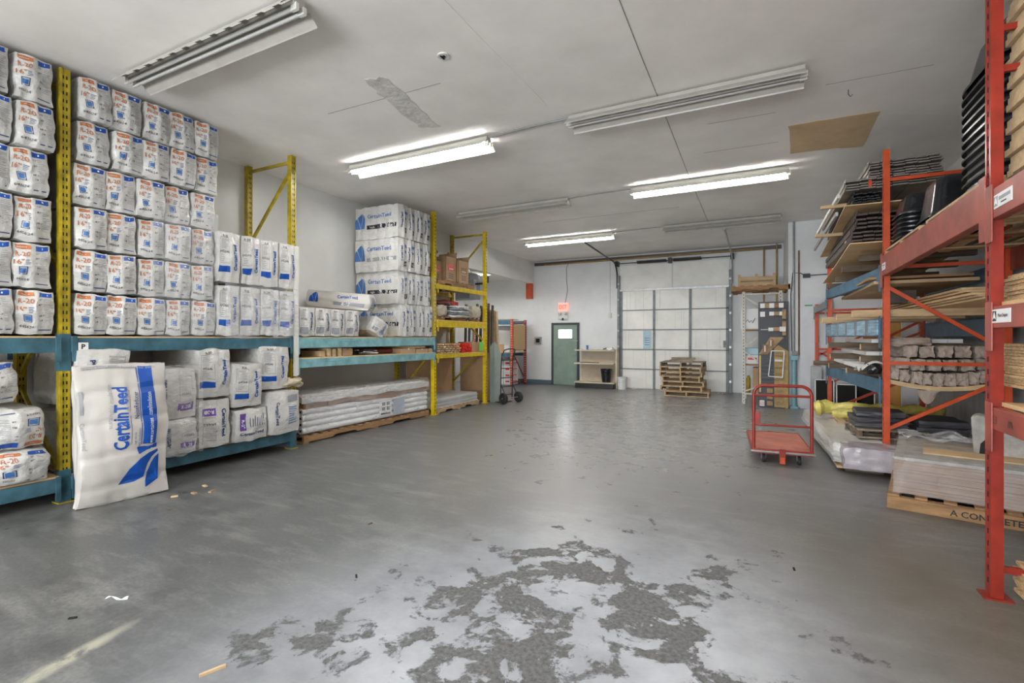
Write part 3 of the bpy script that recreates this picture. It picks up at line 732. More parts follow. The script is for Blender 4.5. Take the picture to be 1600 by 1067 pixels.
def prints_r28(B, flip=False):
    f = -1 if flip else 1; rt = 3 if flip else 1
    B.text('CertainTeed', -.50*f, .0, .055, M_pn, rot=rt, bold=.04, wmax=B.h*.60)
    for k in range(3): B.rect(-.72*f-.008, -.72*f+.008, -.5, .5-.1*k, M_pg, n=2)
    for (u0,u1,v0,v1) in ((.10,.82,.70,.72),(.10,.82,-.3,-.28),(.10,.12,-.3,.72),(.80,.82,-.3,.72)):
        B.rect(min(u0*f,u1*f),max(u0*f,u1*f),min(v0*f,v1*f),max(v0*f,v1*f),M_pg,n=2)
    for k in range(7): B.rect(min(.16*f,.7*f),max(.16*f,.7*f),(.6-k*.07)*f-.006,(.6-k*.07)*f+.006,M_pg,n=2)
    B.text('645662', .46*f, .02*f, .034, M_pk, rot=2 if flip else 0, bold=0, wmax=.12)
    B.rect(min(.04*f,.84*f),max(.04*f,.84*f),min(-.36*f,-.66*f),max(-.36*f,-.66*f),M_pp,n=3); B.text('R-28', .46*f, -.51*f, .045, M_pw, rot=2 if flip else 0, bold=.01, wmax=.11)
def prints_r12(B, band=True):
    B.text('CertainTeed', -.48, .05, .045, M_pn, rot=1, bold=.04, wmax=B.h*.66)
    lines(B, .08, .85, -.15, .78, 10, M_pg, th=.012, seed=B.seed); B.rect(.1,.85,.45,.62,M_pl,n=2); B.rect(.2,.7,.1,.25,M_pl,n=2)
    if band: B.rect(.04,.86,-.72,-.42,M_pk,n=3); B.text('R12', .45, -.57, .045, M_pw, bold=.01, wmax=.07)
LEAF = [[(-.92,-.80),(-.80,-.35),(-.60,.10),(-.38,.42),(-.12,.68),(.02,.30),(-.02,-.10),(-.16,-.45),(-.45,-.72),(-.60,-.80)],
        [(-.02,.86),(.22,.60),(.38,.20),(.40,-.25),(.28,-.62),(.10,-.86),(-.04,-.60),(.08,-.30),(.12,.10),(.06,.50),(-.06,.76)],
        [(.46,-.86),(.40,-.62),(.52,-.20),(.70,.08),(.94,.26),(.97,-.10),(.92,-.50),(.80,-.86)]]
# three blades of the leaf emblem, drawn with the fan pointing up
LEAF = [[(-1.0,-.62),(-.98,-.1),(-.86,.30),(-.62,.55),(-.44,.22),(-.30,-.12),(-.16,-.62)],
        [(-.56,.62),(-.30,.88),(.02,1.05),(.12,.70),(.12,.30),(.04,-.15),(-.08,-.62),(-.22,-.22),(-.38,.22)],
        [(.10,1.02),(.28,.80),(.46,.40),(.52,-.05),(.46,-.62),(-.02,-.62),(.10,-.20),(.18,.25),(.20,.65)],
        [(.54,-.62),(.60,-.1),(.66,.2),(.98,.42),(1.0,.0),(.94,-.62)]]
def leaf(B, u, v, sc, face='side', rot=0, m=None):
    for L_ in (LEAF[0], LEAF[1], LEAF[2]): B.poly(L_, m or M_pb, u, v, sc, face, rot)
ORD = ['first','second','third','fourth','fifth','sixth','seventh']
ROWN = ['bottom','second','third','fourth','fifth','topmost']
random.seed(11)

# tall stacks of R-20 bags
def proto_set(fn, n, **k):
    out = []
    for i in range(n):
        B = Bag(seed=i+1, **k); fn(B); out.append(B.make('insulation_bag', '', (0,0,-20)))
    return out
r20 = proto_set(prints_r20, 5, w=.282, h=.432, d=1.06, puff=.25, nz=.013, crease=.012)
used = set()
def place(proto, loc, rz, label, group, rx=0, ry=0):
    if proto.name not in used: used.add(proto.name); c = proto
    else: c = copy_tree(proto)
    c.location = loc; c.rotation_euler = (rx, ry, rz); c['label'] = label; c['group'] = group; return c
G1 = 'orange printed insulation bags stacked on the teal beams'
for r in range(6):
    for k in range(5):
        j = random.uniform(-.02, .02)+ (.03 if r in (4,) else 0) - (.05 if r == 4 and k == 0 else 0)
        place(r20[random.randrange(5)], (-6.545+j, 2.475+.279*k+(.01*r if r > 3 else 0), 1.622+.433*r), pi/2+random.uniform(-.02,.02),
              f'orange printed R-20 bag, {ORD[k]} right of the yellow post, {ROWN[r]} row of stack', G1, ry=random.uniform(-.02,.02))
for r in range(6):
    for k in range(3):
        place(r20[random.randrange(5)], (-6.54+random.uniform(-.03,.02), 2.045-.279*k-(.02 if r%2 else 0), 1.622+.433*r), pi/2+random.uniform(-.03,.03),
              f'orange printed R-20 bag, {ORD[k]} left of the yellow post, {ROWN[r]} row of stack', G1)
# the three loose R-20 bags on the low shelf
for i, (x, y, z, w, h, rot, rz, lab) in enumerate(((-6.50,1.70,.99,.40,.42,0,.12,'top'),(-6.46,1.90,.58,.41,.40,1,.05,'middle'),(-6.45,1.95,.262,.44,.33,0,-.02,'bottom'))):
    B = Bag(w, h, 1.05, seed=20+i, puff=.5, nz=.015, crease=.012); prints_r20(B, rot)
    B.make('insulation_bag', f'loose orange printed R-20 bag, {lab} one of three on the low shelf', (x, y, z), pi/2+rz, 'loose R-20 bags on the low shelf')
# blue banded bags: lower wrapped row and upper row beside the R-20 stack
b46 = proto_set(prints_645646, 3, w=.285, h=.655, d=1.05, puff=.18, nz=.012, crease=.014)
for r in range(2):
    for k in range(4):
        place(b46[(k+r) % 3], (-6.52+random.uniform(-.01,.02), 3.90+.283*k, 1.622+.668*r), pi/2+random.uniform(-.03,.03),
              f'blue banded insulation bag, {ORD[k]} from the R-20 stack in the {"wrapped lower" if r == 0 else "upper"} row', 'blue banded bags beside the R-20 stack')
# low row on the next bay, grey tables, no band
def p_low(B): prints_645646(B, band=False); B.rect(-.92,-.1,-.85,-.35,M_pg,n=3)
b15 = proto_set(p_low, 2, w=.30, h=.44, d=1.0, puff=.18, nz=.012, crease=.014)
for k in range(4):
    place(b15[k % 2], (-6.50, 5.10+.302*k, 1.622), pi/2+random.uniform(-.04,.04), f'grey and navy printed bag, {ORD[k]} from the left in the low row of four', 'low row of four bags')
# lying bag with leaf emblem and the slumped bag beneath it
B = Bag(.36, .30, 1.15, seed=31, puff=.34, nz=.010, crease=.01, m=M_bagf)
lines(B,-.8,.8,-.7,.75,9,M_pn,th=.03,seed=3); B.text('CertainTeed',0,-.1,.05,M_pb,rot=0,wmax=.28)
leaf(B, -.72, .02, .115, 'side'); B.text('CertainTeed', .30, .45, .055, M_pb, 'side', bold=.02); B.rect(-.15,.85,-.62,-.2,M_pg,'side',n=6); B.text('R-12', .25, -.42, .06, M_pw, 'side')
B.make('insulation_bag', 'white bag with blue leaf emblem lying across the low row of four', (-6.47, 6.18, 2.09), None, None, rot=(R(5), 0, pi/2+R(28)))
B = Bag(.36, .30, 1.0, seed=32, puff=.34, nz=.012, crease=.01); lines(B,-.8,.8,-.7,.75,9,M_pg,th=.02,seed=5); B.text('CertainTeed',.5,.0,.05,M_pl,rot=1,wmax=.26); B.rect(-.8,.8,-.7,-.3,M_pg,n=3)
B.make('insulation_bag', 'slumped tilted bag wedged between the low row and the tall R12 stack', (-6.46, 6.62, 1.66), None, None, rot=(0, R(28), pi/2-R(10)))
# R12 stack, four rows, long side of the first bag in view
def side12(B):
    prints_r12(B); B.text('CertainTeed', .12, .42, .085, M_pl, 'side', bold=.015); leaf(B, -.70, .05, .19, 'side', m=M_pl)
    B.rect(-.45,.92,-.38,-.14,M_pk if B.seed != 43 else M_pg,'side',n=8); B.text('R12  6x2', .52, -.26, .075, M_pw, 'side', bold=.01)
    B.text('Insulation', -.12, -.26, .04, M_pw, 'side', bold=0)
first12 = []
for i in range(3):
    B = Bag(.25, .625, 1.08, seed=41+i, puff=.20, nz=.012, crease=.012, ripple=.016); side12(B); first12.append(B.make('insulation_bag','',(0,0,-20)))
r12 = proto_set(prints_r12, 3, w=.245, h=.625, d=1.05, puff=.18, nz=.012, crease=.014)
for r in range(4):
    y0 = (7.32, 7.26, 7.20, 7.18)[r]; n = 4 if r else 4
    x = (-6.53,-6.52,-6.48,-6.46)[r]
    place(first12[r % 3], (x, y0, 1.625+.612*r), pi/2+.02, f'R12 bag with leaf emblem side, near end of the {("bottom","second","third","topmost")[r]} row of far stack', 'bags of the far R12 stack')
    for k in range(n-1+ (1 if r>1 else 0)-(0 if r<2 else 1)+0):
        place(r12[(k+r) % 3], (x+random.uniform(-.01,.01), y0+.252*(k+1), 1.625+.612*r), pi/2+random.uniform(-.03,.03),
              f'R12 bag, {ORD[k+1]} along the {("bottom","second","third","topmost")[r]} row of the far stack', 'bags of the far R12 stack')
# big white sack standing on the floor
B = Bag(.70, 1.34, .24, seed=51, puff=.04, nz=.016, crease=0, pinch=.5, m=M_bagf, bulge=.075)
U0 = .60
B.rect(.36,.68,-.20,.97,M_pb,n=14); B.rect(.315,.335,-.2,.95,M_pb,n=12)
B.text('CertainTeed', -.12, .20, .125, M_pb, rot=1, bold=.03, wmax=.60)
B.text('SAINT-GOBAIN', .06, .44, .035, M_pg, rot=1, bold=0, wmax=.22)
B.rect(.10,.11,-.18,.60,M_pn,n=6)
B.text('sustainable insulation', -.36, .38, .04, M_pg, rot=1, bold=0, wmax=.42)
B.text('NoiseReducer', .24, .38, .038, M_pn, rot=1, bold=.01, wmax=.26); B.text('high density', .19, -.1, .022, M_pn, rot=1, bold=0); B.text('batt insulation', .27, -.1, .022, M_pn, rot=1, bold=0)
B.text('www.certainteed.com/insulation', .53, .18, .034, M_pw, rot=1, bold=0, wmax=.5)
# leaf emblem turned on its side, fan pointing left
B.poly([(.70,.62),(-.05,.52),(-.02,.38),(.02,.22),(.30,.36),(.70,.44)], M_pb, .26, -.42, .235)
B.poly([(-.62,-.92),(-.5,-.72),(-.25,-.35),(.05,0),(.35,.22),(.70,.34),(.70,.24),(.45,.02),(.30,-.25),(.22,-.55),(.20,-.78),(-.1,-.92)], M_pb, .26, -.42, .245)
B.poly([(.28,-1.25),(.26,-.95),(.30,-.6),(.42,-.25),(.56,-.02),(.72,.12),(.72,-.95),(.5,-1.12)], M_pb, .26, -.42, .245)
B.rect(-.97,-.90,.3,.62,M_pg,'front',n=3); B.text('CertainTeed', -.93, .0, .035, M_pg, rot=3, bold=0)
for k in range(3): B.text('loose batts', -.6+.55*k, .955, .03, M_pg, bold=0)
lines(B,-.85,.3,.93,.985,2,M_pg,th=.005,seed=8)
bb = B.make('insulation_sack', 'large upright white sack with big blue leaf emblem, standing on the floor', (-5.64, 2.575, .0), None, None, rot=(R(-4), 0, pi/2-R(10)))
bb['category'] = 'insulation sack'
# R-28 and blue banded bags on the low shelf behind it
def low(w, h, x, y, z, kind, rot, lab, seed, d=1.05, puff=.27):
    B = Bag(w, h, d, seed=seed, puff=puff, nz=.014, crease=.012)
    if kind == 'r28': prints_r28(B, rot == 2)
    elif kind == 'r46': prints_645646(B)
    elif kind == 'flat':
        B.text('CertainTeed', .0, -.55, .05, M_pn, bold=.02, wmax=w*.8); B.rect(-.75,-.40,-.3,.75,M_pp,n=3); B.text('R-28',-.56,.1,.045,M_pw,rot=3,wmax=.12); lines(B,-.2,.85,-.1,.75,7,M_pn,rot=1,th=.02,seed=4)
    elif kind == 'side': B.text('CertainTeed',-.55,0,.05,M_pn,rot=3,bold=.02,wmax=h*.7); lines(B,.1,.8,-.6,.3,8,M_pl,th=.02,seed=6); B.rect(.1,.85,.5,.8,M_pg,n=2)
    return B.make('insulation_bag', lab, (x, y, z), pi/2+rot*0, 'bags crammed on the low teal shelf')
low(.50,.60,-6.45,3.22,.66,'r28',0,'upper wrapped R-28 bag directly behind the standing sack',61)
low(.44,.42,-6.42,3.24,.262,'r28',0,'crumpled lower bag in torn film behind the standing sack',62)
low(.42,.62,-6.46,3.69,.86,'r46',0,'upper blue banded bag, directly left of the small middle one',63)
low(.38,.60,-6.44,3.68,.262,'r28',2,'upside-down R-28 bag with purple patch on the low shelf',64)
low(.42,.58,-6.40,4.09,.70,'r46',0,'middle blue banded bag sagging over the purple flap bag',65)
low(.46,.43,-6.40,4.13,.262,'flat',0,'squat bag lying sideways with purple flap and navy lettering',66)
low(.46,.62,-6.46,4.52,.88,'r46',0,'upper right blue banded bag beside the white corner strip',67)
low(.50,.62,-6.38,4.62,.262,'side',0,'lower right bag with upside-down navy lettering, beside the wrapped tubes',68)
low(.46,.60,-6.46,2.56,.90,'r28',0,'upper R-28 bag half hidden left behind the standing sack',69)
low(.46,.60,-6.46,2.56,.262,'r28',0,'lower R-28 bag half hidden left behind the standing sack',70)
B = Bag(.42,.14,.5,seed=72,puff=.6,nz=.03,crease=0,m=mat('beige_batt',(.55,.48,.36),.9,.12,9,.6,30)); t = B.make('insulation_batt','rumpled beige loose batt draped on the lower right bag',(-6.20,4.80,.885),pi/2)
t['category'] = 'loose batt'
# stretch film draped over the stacks
def film(name, label, y0, y1, z0, z1, x=-5.965, seed=1, m=None, over=.25, amp=.02):
    mb = MB(); mb.flat = True; nu, nv = 26, 24; vs = []; fs = []
    for i in range(nu+1):
        for j in range(nv+1):
            u = i/nu; v = j/nv; y = y0+(y1-y0)*u; z = z0+(z1-z0)*min(1, v*1.15); xx = x - (max(0, v*1.15-1)/.15)*over
            n = noise.noise(Vector((u*5+seed*9, v*4, seed)))*amp + .012*abs(sin(u*pi*5))
            vs.append((xx+n, y, z+(noise.noise(Vector((u*3, seed*4, 0)))*.10*(1-v) if v < .2 else 0)+ (n if v > .85 else 0)))
    for i in range(nu):
        for j in range(nv): a = i*(nv+1)+j; fs.append((a, a+nv+1, a+nv+2, a+1))
    mb.add(vs, fs, m or F_film); o = mb.build(name, smooth=True); return tag(o, label, 'plastic film')
film('stretch_film', 'crinkled clear film over the right end of the tall R-20 stack', 3.0, 3.72, 1.61, 3.1, -5.95, 2)
film('stretch_film', 'crinkled clear film round the lower row of blue banded bags', 3.82, 4.90, 1.60, 2.29, -5.955, 5, F_film2)
film('stretch_film', 'clear film over the wrapped R-28 bags behind the standing sack', 2.98, 3.50, .27, 1.28, -5.88, 7, F_film2, .2)
film('stretch_film', 'thin cloudy film hanging on the two lower rows of the far R12 stack', 7.12, 8.24, 1.62, 2.82, -5.955, 9)
# ------------------------------------------------------------------ small wares, left side
def carton(name, label, cx, cy, cz, lx, ly, h, rz=0, m=None, flaps=False, print_=None, group=None, cat='cardboard box'):
    t = thing(name, label, cat, (cx, cy, cz), rz, group)
    mb = MB()
    if flaps:
        a, b, w = lx/2, ly/2, .006
        mb.box(-a,a,-b,b,0,w,m or M_card).box(-a,a,-b,-b+w,0,h,m or M_card).box(-a,a,b-w,b,0,h,m or M_card).box(-a,-a+w,-b,b,0,h,m or M_card).box(a-w,a,-b,b,0,h,m or M_card)
        mb.build('carton_body', t)
        MB().beam((0,b,h),(0,b+.03,h+.13),lx,.006,m or M_card).build('flap', t); MB().beam((-a,0,h),(-a-.10,0,h+.10),ly,.006,m or M_card,up=(0,1,0)).build('flap', t)
    else:
        mb.box(-lx/2,lx/2,-ly/2,ly/2,0,h,m or M_card); mb.build('carton_body', t, bevel=.004)
        MB().box(-lx/2-.001,lx/2+.001,-.02,.02,h*.8,h+.001,M_pw if print_ == 'tape' else M_cardd).build('tape', t)
    if print_:
        p = MB(); x = lx/2+.001
        if print_ != 'tape':
            p.box(x,x+.002,-ly*.3,ly*.3,h*.45,h*.7,M_cardd if print_ == 'brown' else M_redt); p.box(x+.002,x+.003,-ly*.2,ly*.2,h*.5,h*.54,M_pw)
            p.box(-lx*.25,lx*.25,-ly/2-.002,-ly/2-.001,h*.45,h*.7,M_redt)
            for k in range(3): p.box(x,x+.002,-ly*.25,ly*.22,h*(.14+.08*k),h*(.165+.08*k),M_pk)
            p.build('printing', t)
    return t
# bay with the split beams: boxes and planks on the middle deck
Z = 1.309
t = thing('timber_block', 'short pale timber offcut lying leftmost on the middle teal shelf', 'timber', (-6.25,5.45,Z)); MB().box(-.28,.16,-.05,.05,0,.09,M_woode).build('block', t)
gT = 'short planks stood on the middle teal shelf'
for i,(y,h,l) in enumerate(((5.58,.13,'pale short plank stood on edge beside the timber offcut'),(5.68,.12,'second short plank on edge on the middle shelf'),(5.80,.13,'third short plank on edge, touching the tan carton'))):
    tag(MB().box(-6.6,-6.08,y-.03,y+.03,Z,Z+h,M_woode).build('plank'), l, 'plank', gT)
carton('cardboard_box','plain tan carton in the middle of the teal shelf',-6.3,5.97,Z,.42,.22,.125)
random.seed(4)
t = thing('metal_brackets', 'jumble of dark and white metal brackets on the teal shelf', 'metal parts', (-6.15,6.5,Z))
for k in range(9): MB().beam((random.uniform(-.3,.05),random.uniform(-.28,.25),.012+.009*k),(random.uniform(-.1,.12),random.uniform(-.28,.25),.02+.009*k),.018,.016,(M_blkm,M_wmet,M_brownm)[k%3]).build('bracket',t)
t = thing('pipe_bundle', 'dull red rolled sheet lying behind the beam on the teal shelf', 'roll', (-6.4,7.05,Z)); MB().tube([(.1,-.26,.05),(.1,.22,.05)],.045,mat('dull_red',(.30,.08,.07),.6),12).build('roll',t,smooth=True)
for k,(y0,y1,z,h,c) in enumerate(((7.28,7.70,0,.09,M_cardd),(7.72,8.10,0,.075,M_card),(7.55,8.02,.08,.06,M_card),(8.12,8.26,0,.075,M_card))):
    z = {0:0,1:0,2:.092,3:0}[k]
    carton('cardboard_box',('long flat carton lying nearest the red roll on the shelf','long flat carton right of centre on the teal shelf','thin flat carton on top of the long flat cartons','small flat carton end against the far yellow post')[k],-6.45,(y0+y1)/2,Z+z,.8,y1-y0-.01,h if k!=2 else .04,m=(M_card,M_card,M_wood2,M_card)[k],print_='tape',group='flat cartons on the teal shelf')
tag(MB().box(-6.9,-6.5,5.0,8.2,Z,Z+.10,M_woodd).build('timber_stack',bevel=.01),'dark long timbers at the back of the middle teal shelf','timber')

# pallet of white tubes wrapped in film
pallet('long_pallet','long wooden pallet under the wrapped white tubes',-6.52,6.68,0,.80,3.05,R(-1),h=.12,run='y',m=M_wood)
t = thing('tube_bundle','long bundle of white foam tubes with a label, wrapped in film','tube bundle',(-6.52,6.68,.122),R(-1))
for r in range(4):
    for k in range(6):
        MB().tube([(-.33+.13*k,-1.52,.062+.096*r),(-.33+.13*k,1.50,.062+.096*r)],.052,M_white,14).build('foam_tube',t,smooth=True)
mb = MB()
for r in range(4):
    for k in range(6): mb.tube([(-.33+.13*k,-1.524,.062+.096*r),(-.33+.13*k,-1.520,.062+.096*r)],.02,M_blk,10)
mb.build('tube_end_holes',t)
mb = MB().box(.382,.386,.10,.42,.07,.33,M_pw)
for a in range(6):
    for b_ in range(5):
        if (a*b_+a) % 3: mb.box(.386,.388,.13+.04*a,.16+.04*a,.16+.03*b_,.185+.03*b_,M_pk)
mb.box(.386,.388,.14,.38,.085,.115,M_pk); mb.build('shipping_label',t)
MB().box(.382,.385,.47,.78,.05,.34,mat('grey_blue_paper',(.42,.47,.56),.5)).build('document_pouch',t)
t = thing('cardboard_tray','brown cardboard sheets laid on top of the wrapped tubes','cardboard',(-6.52,6.68,.512),R(-1))
MB().box(-.36,.36,-1.5,-1.05,0,.10,M_wood).build('end_board',t); 
MB().sheet(lambda u,v:(-.36+.74*v,-1.04+2.5*u,.10+.02*sin(u*9)+.012*sin(v*5+u*20)),24,6,.09,M_cardd).build('cardboard_sheet',t,smooth=True)
t = thing('rolled_sheeting','white plastic sheeting bundle lying on top of the wrapped tubes','plastic sheeting',(-6.52,6.68,.635),R(-1))
random.seed(9)
MB().sheet(lambda u,v:(-.40+.8*v,-1.56+3.08*u,.11+.035*noise.noise(Vector((u*9,v*3,1)))-.05*abs(2*v-1)**3),40,10,.09,M_bag).build('sheeting',t,smooth=True)
MB().tube([(.30,-1.5,.055),(.32,0,.06),(.30,1.45,.055)],.05,M_bag,12).build('rolled_edge',t,smooth=True)
def drape(name,label,P,m,amp=.02,nu=40,nv=20,seed=1,cat='plastic film'):
    """film over a profile P (list of (x,z)) along y"""
    mb = MB(); mb.flat = True; vs=[]; fs=[]; y0,y1=P[0]; pr=P[1]; n=len(pr)-1
    for i in range(nu+1):
        for j in range(nv+1):
            t_=j/nv*n; k=min(n-1,int(t_)); f=t_-k; x=pr[k][0]+(pr[k+1][0]-pr[k][0])*f; z=pr[k][1]+(pr[k+1][1]-pr[k][1])*f
            a=noise.noise(Vector((i*.35+seed,j*.5,seed)))*amp
            vs.append((x+abs(a),y0+(y1-y0)*i/nu,z+a*.6+amp*.3))
    for i in range(nu):
        for j in range(nv): a=i*(nv+1)+j; fs.append((a,a+nv+1,a+nv+2,a+1))
    mb.add(vs,fs,m); return tag(mb.build(name,smooth=True),label,cat)
drape('stretch_film','clear wrinkled film around the long bundle of white tubes',((5.14,8.24),[(-6.10,.15),(-6.10,.5),(-6.09,.66),(-6.16,.775),(-6.5,.80)]),F_film2,seed=3)

# low pallet with white sheets
pallet('wooden_pallet','low wooden pallet under the pale grey sheets',-6.58,9.33,0,.98,1.72,0,h=.10,run='y',m=M_wood2)
t = thing('sheet_stack','stack of pale grey cement sheets on the low pallet','sheet stack',(-6.58,9.33,.102))
for k in range(6): MB().box(-.47,.47-.02*(k%2),-.84,.84-.01*(k%3),.034*k,.034*k+.030,mat('pale_sheet',(.56,.57,.56),.6,.04)).build('sheet',t)
tag(MB().beam((-7.0,8.6,.62),(-6.95,10.3,.62),.02,1.2,M_card,up=(0,0,1)).build('backing_panel'),'large brown panel stood against the wall behind the yellow bay','panel')
# upper shelves of the yellow bay
t = thing('wood_stakes','bundle of pale pointed wooden stakes on the lowest yellow shelf','wood stakes',(-6.3,8.95,1.268))
for r in range(5):
    for k in range(10):
        MB().box(-.45,.26+.02*((k*7+r)%3),-.52+.085*k,-.46+.085*k,.045*r,.045*r+.030,M_woode if (k+r)%2 else M_wood2,Matrix.Rotation(R(0),4,'Z')).build('stake',t)
t = thing('red_rods','bundle of bright red plastic capped rods beside the stakes','plastic rods',(-6.25,9.58,1.268))
random.seed(8)
for k in range(34):
    y=-.16+.055*(k%7)+random.uniform(-.01,.01); z=.03+.04*(k//7)
    MB().tube([(-.5,y,z),(.2+random.uniform(-.02,.04),y,z)],.022,M_redt,7).build('rod',t)
carton('cardboard_box','small carton with green tag at the right of the lowest yellow shelf',-6.3,10.1,1.268,.4,.42,.24)
tag(MB().box(-6.02,-6.01,10.10,10.26,1.3,1.5,M_green).build('green_tag'),'bright green tag hanging on the far yellow upright','tag')
pallet('wooden_pallet','thin rough pallet on the middle yellow shelf',-6.56,9.35,1.988,.9,1.8,0,h=.07,run='y',m=M_wood)
gg='folded and bagged goods on the middle yellow shelf'
def sackpile(name,label,x,y,z,w,h,d,m,seed,cat='sack'):
    B=Bag(w,h,d,seed=seed,puff=.55,nz=.02,crease=0,m=m); t=B.make(name,label,(x,y,z),pi/2); t['category']=cat; t['group']=gg; return t
sackpile('paper_sack','beige printed paper sack at the left of the middle yellow shelf',-6.35,8.66,2.06,.40,.26,.6,mat('beige_paper',(.52,.46,.36),.7,.06,6,.3,20),81)
sackpile('paper_sack','dark maroon flat sack lying on the beige sack',-6.4,8.85,2.32,.55,.09,.6,mat('maroon_sack',(.16,.05,.05),.6,.1),82)
for k in range(5):
    sackpile('folded_sheeting',f'white and grey folded plastic, {ORD[k]} layer up in the middle pile',-6.25+.02*(k%2),9.30,2.06+.052*k,.62,.05,.6,(M_white,M_pg,M_white,M_pg,M_white)[k],83+k,'folded plastic')
sackpile('paper_sack','beige paper sack by the far post on the middle yellow shelf',-6.3,9.98,2.06,.40,.30,.6,MATS['beige_paper'],89)
sackpile('red_sack','red plastic sack behind the folded white plastic',-6.6,9.55,2.06,.7,.42,.35,M_redt,90)
pallet('wooden_pallet','wooden pallet carrying cartons on the top yellow shelf',-6.56,9.22,2.735,.95,1.45,0,h=.12,run='y',m=M_cardd,m2=M_wood)
carton('cardboard_box','closed tan carton with red print at the left of top shelf',-6.52,8.70,2.86,.5,.40,.42,print_='red')
carton('cardboard_box','taller tan carton with red print and raised flap on top shelf',-6.45,9.16,2.86,.5,.42,.55,print_='red',flaps=True)
carton('cardboard_box','open tan carton with black smile print on top shelf',-6.40,9.62,2.86,.48,.42,.52,print_='brown',flaps=True)
carton('cardboard_box','dark sided open carton nearest the far frame on top shelf',-6.75,10.2,2.74,.4,.35,.5,print_='brown',flaps=True)
# timber and sheets leaning beyond the bay
random.seed(12); gl='planks leaning beside the far yellow frame'
for k in range(6):
    x0=-6.56+.075*k; mb=MB().beam((x0+.04,11.36,.01),(x0-.02,11.22+.01*k,2.40-.02*k),.10,.03,M_wood2 if k%2 else M_woode)
    tag(mb.build('leaning_plank'),f'tall pale plank leaning beyond the far yellow frame, {ORD[k]} from the wall','plank',gl)
mb=MB(); mb.prism([(10.70,.0),(10.95,.0),(11.35,.0),(11.35,.85),(11.05,1.15),(10.70,1.5)],'x',-5.96,-5.94,mat('pale_green_glass_sheet',(.36,.43,.40),.3,.05))
M_gls=MATS['pale_green_glass_sheet']
t=thing('leaning_sheets','pale grey green metal sheets leaning beyond the far yellow frame','metal sheets',(0,0,0))
for k in range(5):
    MB().prism([(10.62,.0),(11.15-.05*k,.0),(11.15-.05*k,1.05-.04*k),(10.95,1.2),(10.62,1.42+.03*k)],'x',-6.02+.03*k-.005,-6.02+.03*k+.005,M_gls).build('sheet',t)
for k in range(8):
    tag(MB().beam((-7.02+.115*k,10.98,.0),(-7.04+.115*k,11.12,2.5-.05*(k%3)),.09,.03,(M_woodd,M_brownm,M_white)[k%3]).build('trim_length'),f'trim length at the wall behind the yellow bay, {ORD[k%7]} of the row' if k<7 else 'last trim length standing at the wall behind the yellow bay','trim','trim lengths at the wall')

tag(MB().box(-7.05,-6.15,10.84,10.87,0,1.22,M_card).build('backing_panel'),'tan panel stood across the end behind the far yellow frame','panel')
# hand truck
t = thing('hand_truck','black two-wheeled hand truck parked at the end of the yellow rack','hand truck',(-5.62,10.75,0),R(72))
for s in (-1,1):
    MB().tube([(s*.20,.02,.08),(s*.20,.0,.9),(s*.20,-.02,1.15),(s*.19,-.10,1.30)],.014,M_blkm,8).build('side_rail',t,smooth=True)
    MB().tube([(s*.20,.0,.45),(s*.20,-.12,.25)],.012,M_blkm,8).build('axle_brace',t)
    w=MB(); M=Matrix.Translation((s*.26,-.14,.135)) @ Matrix.Rotation(R(90),4,'Y')
    w.lathe([(.02,-.04),(.075,-.035),(.085,-.045),(.12,-.04),(.135,-.02),(.135,.02),(.12,.04),(.085,.045),(.075,.035),(.02,.04)],(0,0,0),M_rub,22,M); wo=w.build('wheel',t,smooth=True)
    h=MB().lathe([(0,-.03),(.06,-.03),(.07,0),(.06,.03),(0,.03)],(0,0,0),M_galv,16,M); h.build('hub',wo)
for z in (.2,.4,.62,.85,1.05): MB().tube([(-.2,.0,z),(.2,.0,z)],.010,M_blkm,8).build('cross_bar',t)
MB().tube([(-.19,-.10,1.30),(-.1,-.14,1.33),(.1,-.14,1.33),(.19,-.10,1.30)],.014,M_blkm,8).build('handle',t,smooth=True)
MB().box(-.2,.2,.02,.22,.01,.02,M_blkm).build('toe_plate',t); MB().tube([(-.3,-.14,.135),(.3,-.14,.135)],.01,M_galv,8).build('axle',t)

# small red and blue rack in the recess
t = thing('small_rack','red and blue storage rack standing in the left recess','storage rack',(0,0,0))
def fr2(y,x0,x1,m):
    for x in (x0,x1):
        mb=MB().box(x-.04,x+.04,y-.035,y+.035,0,2.2,m)
        for k in range(26): mb.box(x+.02-.006,x+.02+.006,y-.037,y-.035,.1+k*.08,.13+k*.08,M_pw)
        mb.build('upright_post',t)
# frames run along y here: near post x=-7.4,y=14.5 far post x=-7.3,y=15.5
for (x,y,m) in ((-7.40,14.50,M_orange),(-7.36,15.45,M_red),(-8.8,14.5,M_orange),(-8.8,15.45,M_red)):
    mb=MB().box(x-.04,x+.04,y-.04,y+.04,0,2.22,m)
    for k in range(27): mb.box(x+.04,x+.042,y-.008,y+.008,.06+k*.08,.10+k*.08,M_pw).box(x-.008,x+.008,y-.042,y-.04,.06+k*.08,.10+k*.08,M_pw)
    mb.build('upright_post',t)
for a,za,b,zb in ((14.5,.12,15.45,.12),(15.4,.25,14.55,1.1),(14.5,1.2,15.45,1.2),(14.55,1.25,15.4,2.0),(14.5,2.12,15.45,2.12)): MB().beam((-7.38,a,za),(-7.38,b,zb),.03,.035,M_red).build('brace',t)
for z in (2.08,.98):
    for y in (14.5,15.45): MB().box(-8.76,-7.44,y-.025,y+.025,z,z+.12,M_blue).build('beam',t)
MB().box(-8.76,-7.3,14.52,15.43,1.10,1.12,M_wood2).build('deck',t); MB().box(-7.4,-7.33,14.54,15.4,1.2,2.05,M_osb).build('side_board',t)
for k in range(5):
    carton('cardboard_box',f'small stocked box in the recess rack, {ORD[k]} from the orange post',-7.62-.24*k,14.72,1.125,.22,.3,.26,m=(M_white,M_card,M_cardd,M_woodd,M_card)[k],print_='tape')
